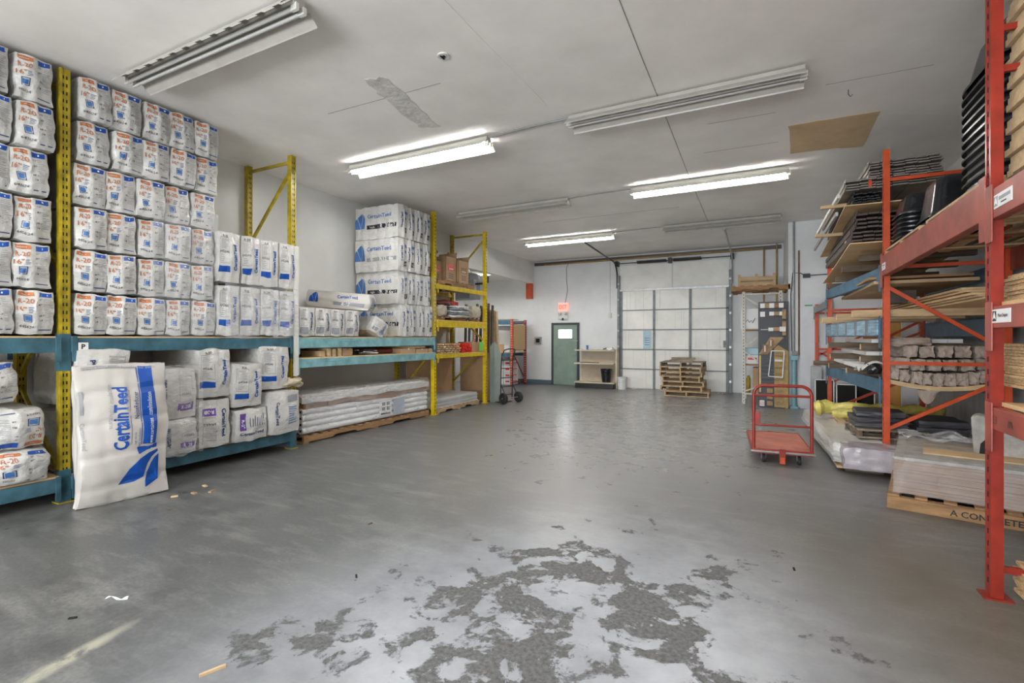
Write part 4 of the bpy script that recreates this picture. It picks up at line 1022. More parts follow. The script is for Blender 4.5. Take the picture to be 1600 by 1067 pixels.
for r in range(4):
    for k in range(3):
        carton('tile_box',f'white printed box under the recess rack, {ORD[k]} column, {("bottom","second","third","top")[r]} layer',-7.64-.32*k,14.9,.02+.205*r,.30,.5,.20,m=M_white,print_='red',group='white boxes under the recess rack')
tag(MB().box(-8.3,-7.5,14.6,15.2,2.215,2.24,M_wood2).build('loose_boards'),'loose boards lying on top of the recess rack','boards')
t = thing('unit_heater','grey sheet metal heater box hung in the recess with a black flue arm','heater',(-8.0,12.4,2.75))
MB().box(-.5,.45,-.3,.3,0,.75,mat('grey_heater_panel',(.20,.21,.22),.45,.04)).build('heater_casing',t,bevel=.006)
MB().tube([(.45,-.2,.42),(.95,-.2,.42),(1.0,-.2,.45),(1.0,-.2,.62)],.03,M_blkm,10).build('flue_arm',t,smooth=True)
MB().box(.40,.60,-.30,-.16,.2,.55,M_galv).build('control_box',t)
for x in (-.4,.35): MB().tube([(x,0,.75),(x,0,.95)],.008,M_galv,6).build('hanger_rod',t)

# display shelf, buckets
t = thing('display_shelf','cream metal gondola display shelf with two shelves and black base','display shelf',(-4.73,15.35,0))
MB().box(-.64,.62,-.34,.3,0,.16,M_blkm).build('kick_base',t,bevel=.004)
MB().box(-.66,.64,-.36,.3,.16,.20,M_cream).build('base_shelf',t,bevel=.004)
mb=MB()
for k in range(22): mb.box(-.56,.60,.10,.12,.20+k*.046,.243+k*.046,mat('slat_board',(.50,.42,.32),.6,.05))
mb.build('back_panel',t)
for x in (-.57,.62): MB().box(x-.03,x+.03,.09,.16,.0,1.24,M_cream).build('upright',t)
MB().box(.60,.66,-.05,.28,.0,1.24,M_cream).build('end_panel',t)
MB().box(-.70,.60,-.28,.1,.76,.80,M_cream).build('middle_shelf',t,bevel=.004); MB().box(-.68,.62,-.22,.16,1.18,1.22,M_cream).build('top_shelf',t,bevel=.004)
MB().box(-.5,.1,-.25,-.15,.80,.825,M_woodd).build('price_rail',t)
def bucket(name,label,x,y,z,r0,r1,h,m,cat='bucket',lines_=False):
    t=thing(name,label,cat,(x,y,z)); MB().lathe([(0,0),(r0,0),(r0+(r1-r0)*.85,h*.82),(r1+.008,h*.84),(r1+.008,h*.86),(r1,h*.88),(r1+.01,h),(r1-.004,h),(r0-.006,.01),(0,.01)],(0,0,0),m,24).build('bucket_body',t,smooth=True)
    if cat=='bucket': MB().tube([(-(r1+.01),-.0,h*.84)]+[(-(r1+.012)*cos(a),-(r1+.02)*sin(a),h*.84-.10*sin(a)) for a in [k*pi/10 for k in range(1,10)]]+[(r1+.01,0,h*.84)],.003,M_galv,5).build('bail_handle',t)
    return t
bucket('black_bin','black plastic waste bin standing on the display shelf base',-4.38,15.15,.20,.13,.17,.42,M_blk,'waste bin')
bucket('white_bucket','white plastic pail on the floor right of the display shelf',-3.88,15.18,0,.13,.15,.38,M_white)
MB_=bucket('spray_bottle','small blue bottle standing on the display shelf top',-5.05,15.3,1.22,.03,.035,.14,M_pl,'bottle')
t=thing('crumpled_rag','white crumpled rag and dark tube on the display shelf top','rag',(-4.3,15.3,1.22))
MB().sheet(lambda u,v:(-.12+.26*u,-.1+.2*v,.10*sin(pi*u)*sin(pi*v)+.02*sin(u*9)+.015),8,8,.012,M_white).build('cloth',t,smooth=True); MB().tube([(-.22,0,.03),(-.1,.02,.05)],.02,M_blk,8).build('tube',t)
for i,(x0,x1,y) in enumerate(((-3.7,-3.3,15.3),(-1.2,-.85,15.25))):
    random.seed(i); t=thing('wood_debris',('pale splinters and dust at the garage door left foot','grey scraps and dust heaped at the garage door right foot')[i],'debris',(0,0,0)); 
    for k in range(7):
        x=random.uniform(x0,x1-.1); MB().box(0,.12,0,.04,0,.015,(M_woode,M_wmet,M_galv)[k%3],Matrix.Translation((x,y+random.uniform(-.1,.15),.002*k)) @ Matrix.Rotation(random.uniform(-1,1),4,'Z')).build('scrap',t)
# ------------------------------------------------------------------ right back corner: white frame rack, display board, pipes
t = thing('white_rack','chipped white steel frame rack beside the garage door','storage rack',(0,0,0))
M_chip = mat('chipped_white_paint',(.60,.58,.52),.5,.1,12,col2=(.30,.20,.12),thr=(.60,.72))
for x,y in ((-.39,13.2),(.40,13.2),(-.39,14.3),(.40,14.3)):
    mb=MB().box(x-.035,x+.035,y-.035,y+.035,0,2.72,M_chip)
    for k in range(34): mb.box(x-.008,x+.008,y-.037,y-.035,.06+k*.078,.09+k*.078,M_dark)
    mb.build('upright_post',t)
for a in ((-.39,.25,.40,.25),(-.39,2.66,.40,2.66),(-.39,1.35,.40,2.05),(-.39,1.3,.40,.62),(.40,2.1,-.39,2.6),(-.39,.3,.40,.6)):
    MB().beam((a[0],13.2,a[1]),(a[2],13.2,a[3]),.03,.035,M_chip).build('brace',t)
for x in (-.39,.40):
    MB().beam((x,13.2,.3),(x,14.3,1.3),.03,.035,M_chip).build('brace',t)
MB().box(-.36,.37,13.25,14.3,.93,.96,M_wood).build('rack_shelf',t); MB().box(-.36,.37,13.25,14.3,.22,.25,M_wmet).build('rack_shelf',t); MB().box(-.36,.37,13.25,14.3,1.78,1.81,M_wood).build('rack_shelf',t)
carton('cardboard_box','white box with black scrawl on the upper shelf of the white rack',-.25,13.5,1.815,.42,.3,.5,m=M_white,group=None)
o=MB(); wall_text(o,'21-2',(-.27,13.349,2.03),(1,0,.15),(0,0,1),.10,M_pk,.01); o.build('scrawl',bpy.data.objects['cardboard_box'] if False else None) if False else None
tag(MB().tube([(-.34,13.33,2.0),(-.30,13.33,2.05),(-.27,13.33,1.98),(-.22,13.33,2.03),(-.20,13.33,1.97),(-.14,13.33,2.08)],.008,M_pk,6).build('marker_scrawl'),'black handwritten scrawl on the white box','scrawl')
carton('cardboard_box','small white box on the middle shelf of the white rack',-.2,13.5,.965,.4,.3,.22,m=M_white,print_='red')
carton('cardboard_box','blue and white carton stacked on the middle shelf of the white rack',-.2,13.55,1.19,.4,.3,.16,m=MATS['light_blue_notice'],print_='tape')
carton('cardboard_box','brown carton on the bottom shelf of the white rack',.02,13.6,.255,.42,.4,.62)
tag(MB().lathe([(0,0),(.05,0),(.05,.35),(.03,.38),(.03,.42),(0,.42)],(-.29,13.42,.255),MATS['yellow_paint'],14).build('yellow_bottle',smooth=True),'yellow topped white bottle on the bottom shelf of the white rack','bottle')
pallet('wooden_pallet','wide wooden pallet laid across the top of the white rack',-.03,13.55,2.725,1.25,1.1,0,m=M_wood)
t=thing('wooden_crate','open pine crate standing on the pallet above the white rack','crate',(-.11,13.5,2.857))
for y in (-.2,.2):
    for z in (0,.125): MB().box(-.40,.40,y-.01,y+.01,z+.01,z+.11,M_wood2).build('slat_board',t)
    for x in (-.38,0,.38): MB().box(x-.03,x+.03,y-.025 if y<0 else y+.01,y-.01 if y<0 else y+.025,0,.30,M_wood2).build('batten',t)
for x in (-.39,.39): MB().box(x-.01,x+.01,-.19,.19,.01,.28,M_wood2).build('end_board',t)
MB().box(-.38,.38,-.19,.19,.0,.015,M_wood2).build('crate_floor',t)
# dark sample board
t=thing('display_board','tall dark slate board with wooden blocks fixed on it, leaning at the rack','display board',(.24,12.72,0),rot=(R(-4),0,0))
MB().box(-.31,.31,0,.03,0,2.45,mat('slate_board',(.045,.05,.06),.5,.15,3)).build('board',t)
Mst=mat('tan_sample',(.36,.24,.12),.6,.15,10); Mgd=mat('golden_board',(.40,.28,.10),.6,.12,8)
def bp_(nm,x0,x1,z0,z1,m,d=.05,M=None): MB().box(x0,x1,-d,-.001,z0,z1,m,M).build(nm,t,bevel=.003)
for k,(x,m) in enumerate(((-.22,M_pw),(-.13,Mst),(-.03,M_pw),(.07,M_cardd),(.16,M_pw))): bp_('sample_block',x-.05,x+.05,2.30,2.41,m,.05)
bp_('sample_card',-.27,-.17,2.10,2.22,M_pw,.01)
for x,m,w in ((-.03,M_pw,.05),(.07,Mst,.06),(.17,M_pw,.05)): bp_('sample_block',x-w,x+w,2.12,2.21,m)
bp_('sample_post',.18,.26,2.04,2.26,Mst,.06); bp_('sample_post',.18,.26,1.66,1.98,Mst,.06)
bp_('sample_rod',-.26,-.08,1.79,1.805,M_wmet,.02); bp_('sample_block',-.1,0,1.76,1.84,M_pw); bp_('sample_block',0,.13,1.76,1.85,Mst); bp_('sample_block',.13,.25,1.75,1.86,M_pw,.065)
MB().prism([(-.30,1.22),(-.12,1.22),(.22,1.62),(-.06,1.62)],'y',-.04,-.001,Mst).build('slanted_panel',t)
for x,z in ((-.17,1.25),(-.05,1.38)): MB().box(x-.05,x+.05,-.09,-.04,z,z+.2,M_cardd).build('sample_bracket',t); MB().box(x-.01,x+.01,-.095,-.09,z+.03,z+.17,M_pw).build('bracket_face',t)
MB().prism([(.02,1.36),(.10,1.44),(.30,1.30),(.30,.02),(.02,.02)],'y',-.03,-.001,Mgd).build('golden_panel',t)
for k in range(9):
    z=1.24-.135*k; MB().box(.03,.18,-.09,-.03,z-.045,z,Mst if k!=1 else M_pw).build('sample_step',t)
MB().box(.24,.30,-.01,-.005,0,1.3,Mgd).build('edge_strip',t)
for z0 in (.34,.20,.05): MB().box(-.13,-.01,-.06,-.001,z0,z0+.10,Mst).build('sample_block',t)
bp_('sample_post',-.29,-.25,.35,1.2,M_woode,.03); bp_('sample_block',-.28,-.18,.03,.16,M_pw,.05)
for k in range(4): MB().box(-.27+.022*k,-.262+.022*k,-.052,-.05,.05,.14,M_redt).build('red_stripe',t)
for k in range(8): MB().box(-.2,0,-.02,-.001,1.12-.09*k,1.15-.09*k,M_blkm).build('dark_slat',t)
mb=MB(); 
for a,b_ in (((-.10,.72),(-.04,1.30)),((-.04,1.30),(.22,1.30)),((.22,1.30),(.18,.70)),((.18,.70),(-.10,.72))): mb.beam((a[0],-.11,a[1]),(b_[0],-.11,b_[1]),.02,.02,M_pw,up=(0,1,0))
tag(mb.build('window_frame_sample',t),None,None)
# pipes and panel right of it
t=thing('teal_pipe','thick pale blue pipe guard standing on the floor by the wall','pipe',(.66,12.86,0)); MB().tube([(0,0,0),(0,0,1.2)],.055,mat('pale_teal_paint',(.20,.38,.43),.45,.06),16).build('pipe',t,smooth=True); MB().box(-.08,.08,-.08,.08,0,.05,MATS['pale_teal_paint']).box(-.075,.075,-.075,.075,1.1,1.2,MATS['pale_teal_paint']).build('collar',t)
tag(MB().tube([(.66,12.95,1.2),(.66,12.95,CEIL)],.022,M_grey,10).build('wall_conduit',smooth=True),'grey conduit rising from the pale blue pipe to the ceiling','conduit')
tag(MB().tube([(.76,12.96,1.2),(.76,12.96,3.6)],.017,mat('rusty_pipe',(.20,.11,.06),.7,.15),8).build('rusty_pipe',smooth=True),'thin rusty vertical pipe beside the grey conduit','pipe')
tag(MB().tube([(.62,12.97,1.3),(.60,12.97,2.6),(.64,12.97,3.1),(.80,12.97,3.08),(.88,12.97,3.02),(2.3,12.97,3.05)],.010,M_blkm,8).box(.84,.98,12.93,13.0,2.97,3.06,M_blkm).build('wall_cable',smooth=True),'black cable and box running across the wall toward the racks','cable')
tag(MB().box(.62,.72,12.9,13.0,1.18,1.3,M_grib).build('junction_box'),'dark junction box on the grey conduit','junction box')
t=thing('leaning_sheet','tall pale grey smooth panel leaning on the wall beside the pipes','panel',(.78,12.9,0)); MB().box(0,.62,0,.03,0,2.5,mat('pale_panel',(.60,.62,.66),.35,.03)).build('sheet',t); MB().box(.09,.24,-.004,0,2.32,2.35,mat('green_tape',(.05,.35,.14),.5)).build('green_tape',t); MB().box(.36,.37,-.004,0,1.5,1.65,MATS['green_tape']).build('green_tape',t)

# window panels stacked at the far right
gp='dark framed panels under the far rack bay'
for k,(x,w,y,h,lab) in enumerate(((1.22,.36,12.55,.70,'leftmost dark screen panel with white frame under the far rack bay'),(1.60,.36,12.45,.62,'large dark screen panel with white frame in the middle'),(1.95,.34,12.6,.72,'dark panel with white frame by the orange board'))):
    t=thing('screen_panel',lab,'panel',(x,y,0),0,gp,rot=(R(-5),0,R(-2*k)))
    MB().box(-w/2,w/2,0,.02,0,h,M_dark).build('dark_infill',t); mb=MB()
    for a in ((-w/2,-w/2+.02,0,h),(w/2-.02,w/2,0,h),(-w/2,w/2,h-.02,h),(-w/2,w/2,0,.02)): mb.box(a[0],a[1],-.006,.0,a[2],a[3],M_pw)
    mb.build('white_frame',t)
tag(MB().box(.98,1.18,12.7,12.78,.0,.98,M_grey).build('grey_board'),'grey hazy panel edge behind the leftmost screen panel','panel')
M_oply=mat('orange_plywood',(.72,.38,.10),.5,.08,3,stretch=(1,1,.3))
tag(MB().box(2.14,2.36,11.6,11.64,0,2.55,M_oply).build('plywood_board'),'tall orange toned plywood board standing at the right wall','plywood board')
tag(MB().box(1.93,2.14,12.7,12.74,0,2.0,mat('brown_plywood',(.42,.17,.05),.5,.1,3)).build('plywood_board'),'reddish brown plywood board beside the tall orange board','plywood board')
tag(MB().box(2.23,2.46,10.95,11.0,0,2.6,M_pw).build('foam_board'),'tall white foam board right of the orange plywood','foam board')
tag(MB().box(2.50,2.55,10.62,10.68,0,2.6,M_pw).build('foam_board'),'narrow white board edge at the concrete wall','foam board')

# ------------------------------------------------------------------ bay with siding and timbers (y 7.3 .. 10.5)
def prof(mb,x0,x1,y0,y1,z,m,h=.02,lip=.014):
    # one siding panel seen on end: a shallow folded profile
    n=6; w=(x1-x0)/n
    for k in range(n):
        mb.box(x0+k*w,x0+(k+1)*w-.006,y0,y1,z+(.006 if k%2 else 0),z+h*.55+(.006 if k%2 else 0),m)
    mb.box(x0-.004,x0+.01,y0,y1,z-.004,z+h+lip,m)
def siding(name,label,x0,x1,y0,y1,z0,n,pitch,m,grp):
    t=thing(name,label,'siding',(0,0,0),0,grp)
    for k in range(n):
        mb=MB(); prof(mb,x0+.012*(k%2),x1-.01*(k%3),y0+.02*(k%3),y1,z0+k*pitch,m,pitch*.8); mb.build('siding_panel',t)
    return t
gs='bundles of siding and trim on top of the rack'
def curl(x0,x1,y0,y1,z0,drop,curve=1.6):
    return lambda u,v:(x0+(x1-x0)*v+.02*sin(u*3), y0+(y1-y0)*u, z0-drop*(u**curve)-.05*(1-v)**2*u)
o=MB().sheet(curl(.98,2.3,7.34,10.4,2.78,.14),20,6,.012,M_ply).build('warped_plywood',smooth=True); tag(o,'lower warped tan sheet overhanging the aisle above the blue beam','sheet')
o=MB().sheet(curl(.93,2.3,7.36,10.3,3.26,.16),20,6,.012,M_ply).build('warped_plywood',smooth=True); tag(o,'upper warped tan sheet overhanging the aisle under the siding','sheet')
siding('siding_bundle','dark brown siding bundle lying on the lower warped sheet',1.0,1.75,7.42,10.1,2.81,3,.05,M_brownm,gs)
siding('siding_bundle','dark brown siding bundle directly under the upper warped sheet',1.06,1.8,7.5,10.1,2.98,4,.055,M_brownm,gs)
siding('siding_bundle','black ribbed edging bundle on the upper warped sheet',1.02,1.32,7.42,10.0,3.285,4,.035,M_blkm,gs)
siding('siding_bundle','grey brown siding bundle with orange mark below the top one',.93,1.9,7.37,9.9,3.44,4,.036,M_greym,gs)
siding('siding_bundle','topmost grey brown siding bundle just below the ceiling',1.19,1.92,7.46,10.0,3.60,6,.036,M_greym,gs)
tag(MB().box(1.17,1.205,7.355,7.362,3.46,3.54,M_orange).build('orange_mark'),'small orange red mark on the end of the siding','mark')
for k,(x,z,l) in enumerate(((.88,3.42,'long pale angle edge of the upper siding'),(.86,3.24,'pale weathered angle lying left of the upper sheet'))):
    tag(MB().beam((x,7.5,z+(.0 if k==0 else -.05)),(x-.02,10.2,z-.02-(.0 if k==0 else .05)),.03,.05,M_wmet if k==0 else M_galv).build('metal_angle'),l,'metal angle','metal angles')
random.seed(21); gb='timber spacers poking out of the rack'
for k,(x0,y,z,s,l) in enumerate(((.72,7.9,3.36,.05,'upper stick poking into the aisle below the siding'),(.72,8.6,3.10,.05,'stick poking out below the curled upper sheet'),(1.0,7.9,2.82,.09,'short block under the brown siding at its left end'))):
    tag(MB().box(x0,1.4 if k<2 else 1.12,y-s/2,y+s/2,z,z+s*.9,M_wood2).build('spacer_timber'),l,'timber',gb)
for k,(x0,x1,y,z,h) in enumerate(((1.34,2.35,7.45,2.66,.09),(1.16,2.35,7.95,2.62,.08),(1.05,2.35,8.6,2.56,.09),(1.05,2.35,9.4,2.50,.09),(1.02,2.3,10.2,2.47,.08))):
    tag(MB().box(x0,x1,y-.045,y+.045,z,z+h,M_woodd).build('cross_timber'),f'dark cross timber under the lower warped sheet, {ORD[k]} from the near end','timber','dark cross timbers under the sheets')
tag(MB().box(1.25,2.25,7.5,10.3,2.27,2.31,M_wood2).box(1.2,2.2,7.5,10.2,2.33,2.36,M_wood).build('long_boards',bevel=.004),'long brown boards lying behind the upper blue beam','boards')
tag(MB().box(1.5,1.78,8.0,8.4,2.06,2.22,M_brownm).build('dark_box'),'dark box hanging between blue beams','box')
# board stack at mid level
Zm=1.86
for k,(x0,y,l) in enumerate(((1.02,7.45,'nearest wide tan plank end resting across the wrapped blue beam'),(.96,8.4,'second tan plank crossing above the wrapped blue beam'),(.90,9.6,'third tan plank crossing, nearest the far post'),(.92,10.25,'fourth tan plank crossing just before the far post'))):
    tag(MB().box(x0,2.36,y-.09 if k==0 else y-.05,y+.09 if k==0 else y+.05,Zm,Zm+.085,M_wood2).box(x0-.002,x0,y-.05,y+.05,Zm,Zm+.085,M_woode).build('cross_plank'),l,'plank','tan planks crossing the wrapped beam')
t=thing('panel_stack','stack of thin tan panels lying along the rack above the planks','panel stack',(0,0,0))
for k in range(7): MB().box(1.75-.03*(k%3),2.38,5.6+.05*(k%2)+.12*k,10.2,Zm+.087+.022*k,Zm+.105+.022*k,(M_ply,M_wood2)[k%2]).build('panel',t)
t=thing('plastic_wrapping','blue white plastic wrapping bound round the middle blue beam','wrapping',(0,0,0))
Mw=mat('blue_white_wrap',(.25,.42,.55),.3,.25,4,stretch=(1,.6,10))
MB().beam((1.275,7.4,1.73),(1.045,10.4,1.73),.03,.19,Mw).build('wrap_sheet',t)
for k in range(5): 
    y=7.8+.55*k; x=1.30-.0725*(y-7.35)-.03; MB().box(x-.03,x+.01,y-.02,y+.02,1.63,1.83,M_grib).build('binding_strap',t)
# white trim lengths and dark spacers
def trimpile(z,n,lab,m=M_pw,x0=1.32):
    t=thing('trim_boards',lab,'trim boards',(0,0,0),0,'long white trim boards on the lower levels')
    for k in range(n): MB().box(x0+.16*k,x0+.15+.16*k,8.08+.03*(k%2),10.4-.05*(k%3),z,z+.05,m).build('trim_board',t)
trimpile(1.535,6,'upper layer of long white trim boards between the spacers'); trimpile(1.365,6,'middle layer of long white trim boards between the spacers',M_wmet,1.26); trimpile(1.19,6,'lower layer of long white trim boards on the lowest spacers',M_pw,1.15)
sp=[(1.21,8.16,1.44),(.96,9.4,1.44),(1.21,8.2,1.27),(.98,9.3,1.27),(1.08,8.4,1.10),(.96,9.3,1.12),(.82,10.2,1.12)]
for k,(x0,y,z) in enumerate(sp):
    tag(MB().box(x0,2.35,y-.045,y+.045,z,z+.09 if z>1.2 else z+.075,M_woodd).box(x0-.003,x0,y-.045,y+.045,z,z+.075,M_woode).build('spacer_timber'),
     f'dark timber spacer with pale end, {ORD[k]} counted from the top nearest one','timber','dark spacers under the white trim')
# brown paper wrapped bundles, ends facing the camera
tag(MB().sheet(lambda u,v:(1.36+1.0*v,7.3+3.0*u,1.105-.07*sin(pi*min(1,v*1.0))+0.03*u),10,14,.05,M_wood2).build('sagging_board',smooth=True),'thick tan board sagging under the paper wrapped bundles','board')
gw='brown paper wrapped bundles on the sagging board'
random.seed(31)
def bundle(x,z,w,h,lab,y0=7.28,y1=8.0,seed=1):
    B=Bag(w,h,y1-y0,seed=seed,puff=.12,nz=.012,crease=0,m=M_brownp); t=B.make('paper_bundle',lab,(x,(y0+y1)/2,z),0,gw); t['category']='wrapped bundle'
    return t
n=0
for k in range(9):
    x=1.415+.105*k; z=1.11-.07*sin(pi*(x-1.36)); n+=1
    bundle(x,z,.104,.145,f'{ORD[k] if k<7 else ("eighth","ninth")[k-7]} wrapped bundle from the orange post in the bottom row',7.30+.03*(k%2),seed=100+n)
for k in range(6):
    x=1.50+.15*k; n+=1; bundle(x,1.245-.03*sin(pi*(x-1.36)),.135,.13,f'{ORD[k]} wrapped bundle from the orange post in the middle row',7.32+.04*(k%2),seed=100+n)
for k in range(5):
    x=1.58+.165*k; n+=1; bundle(x,1.37,.14,.135,f'{ORD[k]} wrapped bundle from the orange post in the top row',7.36+.04*(k%2),seed=100+n)
B=Bag(.42,.10,.62,seed=140,puff=.4,nz=.02,crease=0,m=M_brownp); t=B.make('paper_bundle','flat crumpled wrapped bundle lying on top of the leftmost bundles',(1.60,7.72,1.50),0,gw); t['category']='wrapped bundle'
B=Bag(.15,.13,.6,seed=141,puff=.3,nz=.012,crease=0,m=M_blk); t=B.make('dark_bundle','dark plastic wrapped bundle end poking out left of the orange post',(1.27,7.72,1.15),R(-6)); t['category']='wrapped bundle'
tag(MB().sheet(lambda u,v:(1.12+.3*v,7.45+.62*u,1.20+.10*sin(pi*v)*(1-u)+.03*sin(u*12)),10,8,.006,M_wmet).build('crumpled_film',smooth=True),'crumpled white film round the dark bundle end','plastic film')
tag(MB().sheet(lambda u,v:(1.62+.22*v,7.27+.05*u,.99-.16*u*sin(pi*v)-.0),8,8,.006,M_brownp).build('torn_paper',smooth=True),'torn brown paper hanging below the sagging board','paper')

# floor goods of that bay
tag(MB().box(.80,1.30,6.98,10.2,.05,.075,M_wood2).box(.9,1.28,7.1,7.2,0,.05,M_woodd).box(.9,1.28,9.6,9.7,0,.05,M_woodd).build('carrier_board'),'thin board on battens under the long white wrapped package','board')
B=Bag(.60,.25,3.5,seed=151,puff=.30,nz=.02,crease=0,m=M_bag); t=B.make('wrapped_package','long flat white plastic wrapped package on the floor at the rack foot',(1.0,8.7,.078),R(2)); t['category']='package'
mb=MB()
for k in range(4): mb.box(.76,.78,6.93,6.96,.12+.04*k,.14+.04*k,M_galv)
t=thing('grey_wrapped_end','shiny mauve grey wrapped board stack at the near end of the package','package',(1.12,7.02,.08)); Bq=Bag(.56,.26,.5,seed=152,puff=.2,nz=.016,crease=0,m=mat('mauve_film',(.42,.39,.42),.22,.08,6,.5,10)); o_=Bq.body().build('wrapped_stack',t,smooth=True)
M=Matrix.Translation((1.5,9.0,0))
t=thing('yellow_rolls','large yellow plastic wrapped roll lying across the rack floor','roll',(1.55,9.1,.50)); 
random.seed(7)
P=[(-.75+.1*k,.03*sin(k),.02*sin(k*1.7)) for k in range(16)]
MB().tube([(-.82,0,0)]+P+[(.80,0,0)],[.05]+[.105+.012*sin(k*2.3) for k in range(16)]+[.08],M_yelp,16).build('wrapped_roll',t,smooth=True)
MB().tube([(-.80,-.03,-.01),(-.74,-.03,0),(-.70,-.02,0)],[.10,.13,.10],M_yelp,9).build('gathered_end',t,smooth=True)
MB().tube([(-.58,-.20,-.06)]+[(-.5+.1*k,-.22,-.05+.01*sin(k)) for k in range(5)]+[(-.05,-.2,-.06)],[.05,.085,.08,.09,.08,.08,.05],M_yelp,14).build('small_roll',t,smooth=True)
pallet('wooden_pallet','small weathered dark pallet on top of the white package',1.42,7.85,.34,.72,.62,R(6),h=.11,m=M_woodg,m2=M_woodd,run='y')
pallet('wooden_pallet','pale short pallet supporting the yellow roll',1.25,8.75,.335,.5,.4,0,h=.06,m=M_wood2)
gq='dark wrapped trays on the small weathered pallet'
Md=mat('dark_grey_wrap',(.055,.055,.062),.4,.12,5,.3,9)
def tray(x,y,z,w,h,d,rz,lab,seed):
    B=Bag(w,h,d,seed=seed,puff=.12,nz=.006,crease=0,m=Md); t=B.make('dark_tray',lab,(x,y,z),rz,gq); t['category']='tray'
for k in range(2): tray(1.34,7.88,.455+.066*k,.56,.062,.55,R(3*k),('lower left dark wrapped tray on the weathered pallet','upper left dark wrapped tray on the weathered pallet')[k],160+k)
tray(1.36,7.92,.588,.52,.07,.5,R(-3),'topmost left dark wrapped tray beside the yellow roll',163)
for k in range(3): tray(1.95,7.9,.34+.085*k,.50,.08,.6,R(-4+3*k),('bottom right dark wrapped tray near the wall','middle right dark wrapped tray near the wall','topmost right dark wrapped tray, tilted, near the wall')[k],165+k)
# plastic wrapped board pile on pallet by the near post
pallet('wooden_pallet','wide wooden pallet with black stencilled lettering by the near red post',1.86,6.32,0,1.30,1.45,R(-13),h=.13,m=M_wood)
pl=[o for o in bpy.data.objects if o.get('label') and 'stencilled' in o['label']][0]
mb=MB().box(-.65,.65,-.765,-.726,0.002,.112,M_wood); wall_text(mb,'A CONCRETE',(.02,-.767,.055),(1,0,0),(0,0,1),.055,M_pk,.02); mb.build('stencilled_board',pl)
t=thing('board_pile','low pile of boards tightly wrapped in clear film on the stencilled pallet','board pile',(1.88,6.36,.132),R(-13))
for k in range(12): MB().box(-.62+.004*(k%2),.56,-.68+.003*(k%3),.66,.028*k,.028*k+.0265,mat('pile_board_brown',(.30,.215,.17),.6,.10,2,stretch=(1,1,14)) if k<11 else M_conc).build('board',t)
MB().sheet(lambda u,v:(-.4+.75*v,-.35+.6*u,.345+.018*sin(u*6)),6,6,.012,M_wood2).build('loose_sheet',t)
MB().tube([(.05,-.1,.36),(.25,-.05,.37),(.45,-.1,.365),(.6,.1,.36)],.015,M_blk,8).build('black_hose',t,smooth=True)
mb=MB(); mb.flat=True; vs=[];fs=[]
ring=[(-.63,.64),(-.63,-.70),(.58,-.70),(.58,.64)]
nu=60; nv=8; tot=[]
for i in range(nu+1):
    u=i/nu*3; k=min(2,int(u)); f=u-k; x=ring[k][0]+(ring[k+1][0]-ring[k][0])*f; y=ring[k][1]+(ring[k+1][1]-ring[k][1])*f
    for j in range(nv+1):
        a=noise.noise(Vector((i*.4,j*.9,2)))*.012; inn=.0 if j<nv else -.10
        nx,ny=[(-1,0),(0,-1),(1,0)][k]; vs.append((x+nx*(.008+a+inn),y+ny*(.008+a+inn),min(.352,.36*j/(nv-1))+ (a if j>=nv-1 else 0)))
for i in range(nu):
    for j in range(nv): a=i*(nv+1)+j; fs.append((a,a+nv+1,a+nv+2,a+1))
mb.add(vs,fs,F_film); o=mb.build('stretch_wrap',t,smooth=True)
t=thing('crumpled_film','crumpled clear film lying on the far left of the board pile','plastic film',(1.58,6.75,.49)); MB().sheet(lambda u,v:(-.2+.8*v,-.2+.45*u,.05+.05*noise.noise(Vector((u*6,v*6,3)))+.02*sin(v*14)),16,16,.004,F_film2).build('film_sheet',t)
t=thing('concrete_block','pale grey concrete block with rounded recess on the board pile','concrete block',(2.05,6.28,.475),R(-20)); MB().prism([(-.20,0),(.24,0),(.24,.33),(.06,.34),(-.17,.38),(-.22,.36)],'y',-.10,.12,M_conc).build('block_body',t,bevel=.015); MB().prism([(-.16,.001),(-.06,.001),(-.06,.09),(-.08,.14),(-.12,.15),(-.15,.11)],'y',-.104,-.1,M_dark).build('recess',t)
t=thing('concrete_block','second lower concrete block behind the near red post','concrete block',(2.34,5.85,.475),R(-10)); MB().box(-.16,.16,-.12,.12,0,.24,M_conc).build('block_body',t,bevel=.012)

